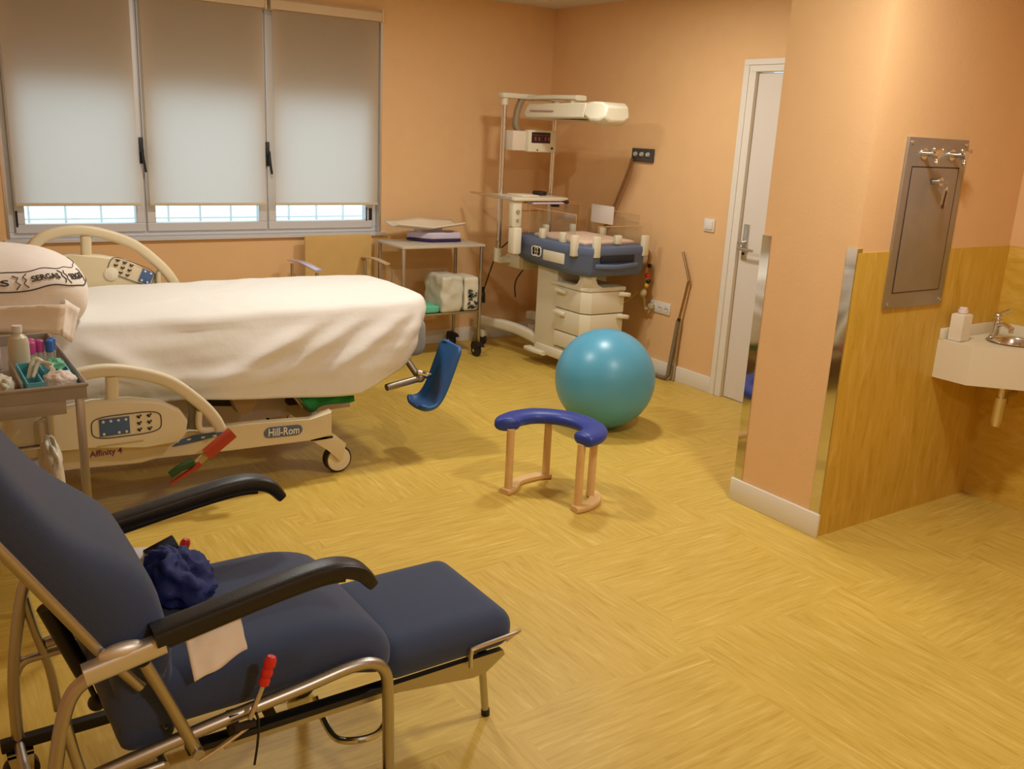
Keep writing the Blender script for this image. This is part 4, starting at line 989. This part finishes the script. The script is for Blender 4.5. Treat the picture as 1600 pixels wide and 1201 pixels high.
# towel under the armrest
def cloth(name, corners, nu, nv, amp, m, th, label, cat, seed=0):
    b = MB(); V = []; A, B, C_, D = [Vector(c) for c in corners]
    nrm = (B-A).cross(D-A).normalized()
    for i in range(nu+1):
        for j in range(nv+1):
            u, v = i/nu, j/nv; p = A.lerp(B, u).lerp(D.lerp(C_, u), v)
            p += nrm*(amp*math.sin(u*7+v*2+seed)+amp*1.5*noise.noise(Vector((u*4, v*4, seed))))
            V.append(b.bm.verts.new(p))
    for i in range(nu):
        for j in range(nv): b.bm.faces.new((V[i*(nv+1)+j], V[(i+1)*(nv+1)+j], V[(i+1)*(nv+1)+j+1], V[i*(nv+1)+j+1]))
    o = b.build(name, m, ang=3); s = o.modifiers.new('s', 'SOLIDIFY'); s.thickness = th; s.offset = 0
    return tag(o, label, cat)
cloth('towel', [(.418, 1.735, .645), (.530, 1.735, .662), (.543, 1.716, .568), (.430, 1.712, .526)], 16, 12, .004, mat('towel_white', rgb(250, 246, 242), .95, spec=.1), .012, 'folded white towel tucked under the near black armrest of the recliner', 'towel')
cloth('towel', [(.40, 2.22, .615), (.50, 2.24, .59), (.54, 2.20, .552), (.44, 2.17, .56)], 12, 8, .004, mat('towel_white', (1, 1, 1, 1)), .012, 'white cloth peeking out behind the navy garment on the recliner seat', 'cloth', 2)
# garment
b = MB(); b.ball((0, 0, 0), 1, u=44, v=28)
for v in b.bm.verts:
    n = v.co.normalized(); f = 1.08+.25*noise.noise(n*1.8+Vector((2, 1, 0)))-.42*abs(noise.noise(n*2.3+Vector((1, 4, 0))))-.22*abs(noise.noise(n*4.2+Vector((5, 0, 0))))
    v.co = Vector((.495+n.x*.078*f, 2.075+n.y*.115*f, max(.58+n.z*.075*f*(1-.25*n.x), .553)))
g = thing('folded_garment', 'crumpled navy blue garment on the recliner seat against the backrest', 'garment', (.482, 2.11, .55))
b.build('cloth_body', M_navy, g, ang=3)
cl = [(.445, 2.22, .600), (.505, 2.16, .655), (.510, 2.13, .640), (.465, 2.12, .62)]
b = MB(); vs = [b.bm.verts.new(p) for p in cl]; b.bm.faces.new(vs); o = b.build('collar', mat('collar_black', rgb(18, 20, 34), .8), g); s = o.modifiers.new('s', 'SOLIDIFY'); s.thickness = .008

# ================================================================= ALCOVE
sp = thing('steel_valve_panel', 'brushed steel wall panel with two taps and a keyed door', 'panel', (3.67, PY0, 1.0))
MB().box(3.455, 3.885, PY0-.014, PY0, 1.0, 1.705, bev=.002).build('panel_plate', M_steel, sp)
MB().box(3.502, 3.833, PY0-.0175, PY0-.0145, 1.07, 1.585, bev=.001).build('access_door', mat('steel_door', (.40, .36, .31, 1), .48, .7, var=.05, vscale=10), sp)
b = MB(); zz = (1.068, 1.587)
b.box(3.497, 3.50, PY0-.0165, PY0-.0142, *zz).box(3.835, 3.839, PY0-.0165, PY0-.0142, *zz).box(3.497, 3.839, PY0-.0165, PY0-.0142, 1.587, 1.591).box(3.497, 3.839, PY0-.0165, PY0-.0142, 1.066, 1.069); b.build('door_seam', mat('seam_dark', rgb(70, 44, 30), .7), sp)
b = MB()
for x in (3.475, 3.865):
    for z in (1.02, 1.685): b.cyl((x, PY0-.014, z), (x, PY0-.018, z), .007, n=12)
b.build('screw', M_chrome, sp)
for x in (3.565, 3.765):
    b = MB(); z = 1.642; b.cyl((x, PY0-.014, z), (x, PY0-.020, z), .024).cyl((x, PY0-.02, z), (x, PY0-.075, z), .011)
    tp = b.build('valve', M_chrome, sp)
    b = MB(); b.cyl((x, PY0-.060, z), (x, PY0-.085, z), .018, n=20)
    for k in range(3): a = 2*PI*k/3+.5; b.bar([(x, PY0-.072, z), (x+.034*math.cos(a), PY0-.078, z+.034*math.sin(a))], .016, .016, .7, sm=0); b.ball((x+.034*math.cos(a), PY0-.078, z+.034*math.sin(a)), .010, u=12, v=8)
    b.build('tap_handle', M_chrome, tp)
b = MB(); b.cyl((3.655, PY0-.02, 1.532), (3.655, PY0-.05, 1.532), .012).cyl((3.655, PY0-.05, 1.532), (3.655, PY0-.058, 1.532), .018); lk = b.build('lock', M_chrome, sp)
b = MB(); b.box(3.652, 3.658, PY0-.082, PY0-.058, 1.526, 1.538); b.tube([(3.655, PY0-.075, 1.522+.012*0), (3.668, PY0-.08, 1.515), (3.66, PY0-.078, 1.50), (3.648, PY0-.075, 1.512)], .0015, 6, 4, closed=True); b.box(3.645, 3.675, PY0-.082, PY0-.078, 1.44, 1.505, M=rot('Y', .1, (3.66, PY0-.08, 1.5))); b.build('key', M_satin, lk)
MB().box(3.656, 3.670, PY0-.084, PY0-.079, 1.425, 1.498, bev=.002, M=rot('Y', .14, (3.66, PY0-.08, 1.5))).build('key_tag', mat('tag_dark', rgb(74, 40, 26), .5), lk)

# sink counter in the corner
sk_ = thing('corner_sink', 'white corner washbasin counter with chrome tap in the alcove', 'sink', (4.15, 2.0, .655))
plan = [(3.925, PY0-.006), (3.925, 2.11), (4.10, 1.925), (4.22, 1.79), (AX-.006, 1.79), (AX-.006, PY0-.006)]
ZT = .832
bcx, bcy, brx, bry = 4.215, 2.085, .115, .105
b = MB()
# top with elliptic hole: bridge outline and ellipse
NP = 48
def ray_poly(a):
    dx, dy = math.cos(a), math.sin(a); best = 9
    for (x0, y0), (x1, y1) in zip(plan, plan[1:]+plan[:1]):
        ex, ey = x1-x0, y1-y0; den = dx*ey-dy*ex
        if abs(den) < 1e-9: continue
        t = ((x0-bcx)*ey-(y0-bcy)*ex)/den; u = ((x0-bcx)*dy-(y0-bcy)*dx)/den
        if t > 0 and -1e-6 <= u <= 1+1e-6: best = min(best, t)
    return (bcx+dx*best, bcy+dy*best)
angs = sorted([2*PI*k/NP for k in range(NP)]+[math.atan2(y-bcy, x-bcx) % (2*PI) for x, y in plan])
O1 = [b.bm.verts.new((*ray_poly(a), ZT)) for a in angs]; I1 = [b.bm.verts.new((bcx+brx*math.cos(a), bcy+bry*math.sin(a), ZT)) for a in angs]
O2 = [b.bm.verts.new((v.co.x, v.co.y, .655)) for v in O1]; n = len(angs)
I2 = [b.bm.verts.new((v.co.x, v.co.y, ZT-.02)) for v in I1]
for j in range(n):
    k = (j+1) % n
    b.bm.faces.new((O1[j], O1[k], I1[k], I1[j])); b.bm.faces.new((O1[k], O1[j], O2[j], O2[k])); b.bm.faces.new((I1[j], I1[k], I2[k], I2[j]))
b.bm.faces.new(O2)
b.build('counter', M_basin, sk_, ang=.4)
b = MB(); b.box(3.925, AX-.006, PY0-.022, PY0-.006, ZT, ZT+.05, bev=.003).box(AX-.022, AX-.006, 1.79, PY0-.022, ZT, ZT+.05, bev=.003); b.build('upstand', M_basin, sk_)
b = MB(); b.lathe([(1.06, .004), (1.02, .006), (.98, .0), (.95, -.03), (.80, -.09), (.4, -.125), (.12, -.13), (.0, -.13)], n=40, M=Matrix.Translation((bcx, bcy, ZT)) @ Matrix.Diagonal((brx, bry, 1, 1)), cap=False); b.build('basin', M_chrome, sk_, ang=3)
fc = bpy.data.objects.new('faucet', None); COL.objects.link(fc); fc.parent = sk_; fc.location = (0, 0, 0)
fx, fy = 4.235, 2.185
b = MB(); b.lathe([(.026, 0), (.026, .006), (.020, .012), (.020, .075), (.022, .085), (.016, .10), (.0, .104)], (fx, fy, ZT), cap=False); b.bar([(fx, fy, ZT+.055), (fx-.03, fy-.05, ZT+.075), (fx-.055, fy-.10, ZT+.062)], .024, .020, .7); b.cyl((fx-.055, fy-.10, ZT+.062), (fx-.055, fy-.10, ZT+.045), .011); b.build('faucet_body', M_chrome, fc)
b = MB(); b.bar([(fx, fy, ZT+.105), (fx-.01, fy-.03, ZT+.125), (fx-.02, fy-.065, ZT+.145)], .022, .012, .6); b.ball((fx, fy, ZT+.10), .02, u=16, v=10); b.build('faucet_lever', M_chrome, fc)
b = MB(); b.cyl((4.13, 2.05, .655), (4.13, 2.05, .59), .016).cyl((4.13, 2.05, .59), (4.13, 2.05, .47), .027).cyl((4.13, 2.05, .47), (4.13, 2.05, .455), .022); b.tube([(4.13, 2.05, .555), (4.22, 2.07, .545), (4.28, 2.10, .56), (AX-.01, 2.12, .565)], .013, 10); b.build('drain_trap', mat('drain_satin', (.74, .70, .60, 1), .3, 1), sk_)
sb = thing('soap_bottle', 'square white plastic soap bottle on the corner of the washbasin counter', 'bottle', (3.985, 2.215, ZT))
MB().prism([(3.95, 2.185), (4.02, 2.185), (4.02, 2.245), (3.95, 2.245)], 'z', ZT, ZT+.125, bev=.008).build('bottle_body', mat('soap_white', rgb(236, 226, 206), .4), sb)
MB().lathe([(.018, .12), (.018, .15), (.014, .153)], (3.985, 2.215, ZT)).lathe([(.022, .128), (.022, .14)], (3.985, 2.215, ZT)).build('cap', mat('soap_cap', rgb(236, 222, 214), .4), sb)
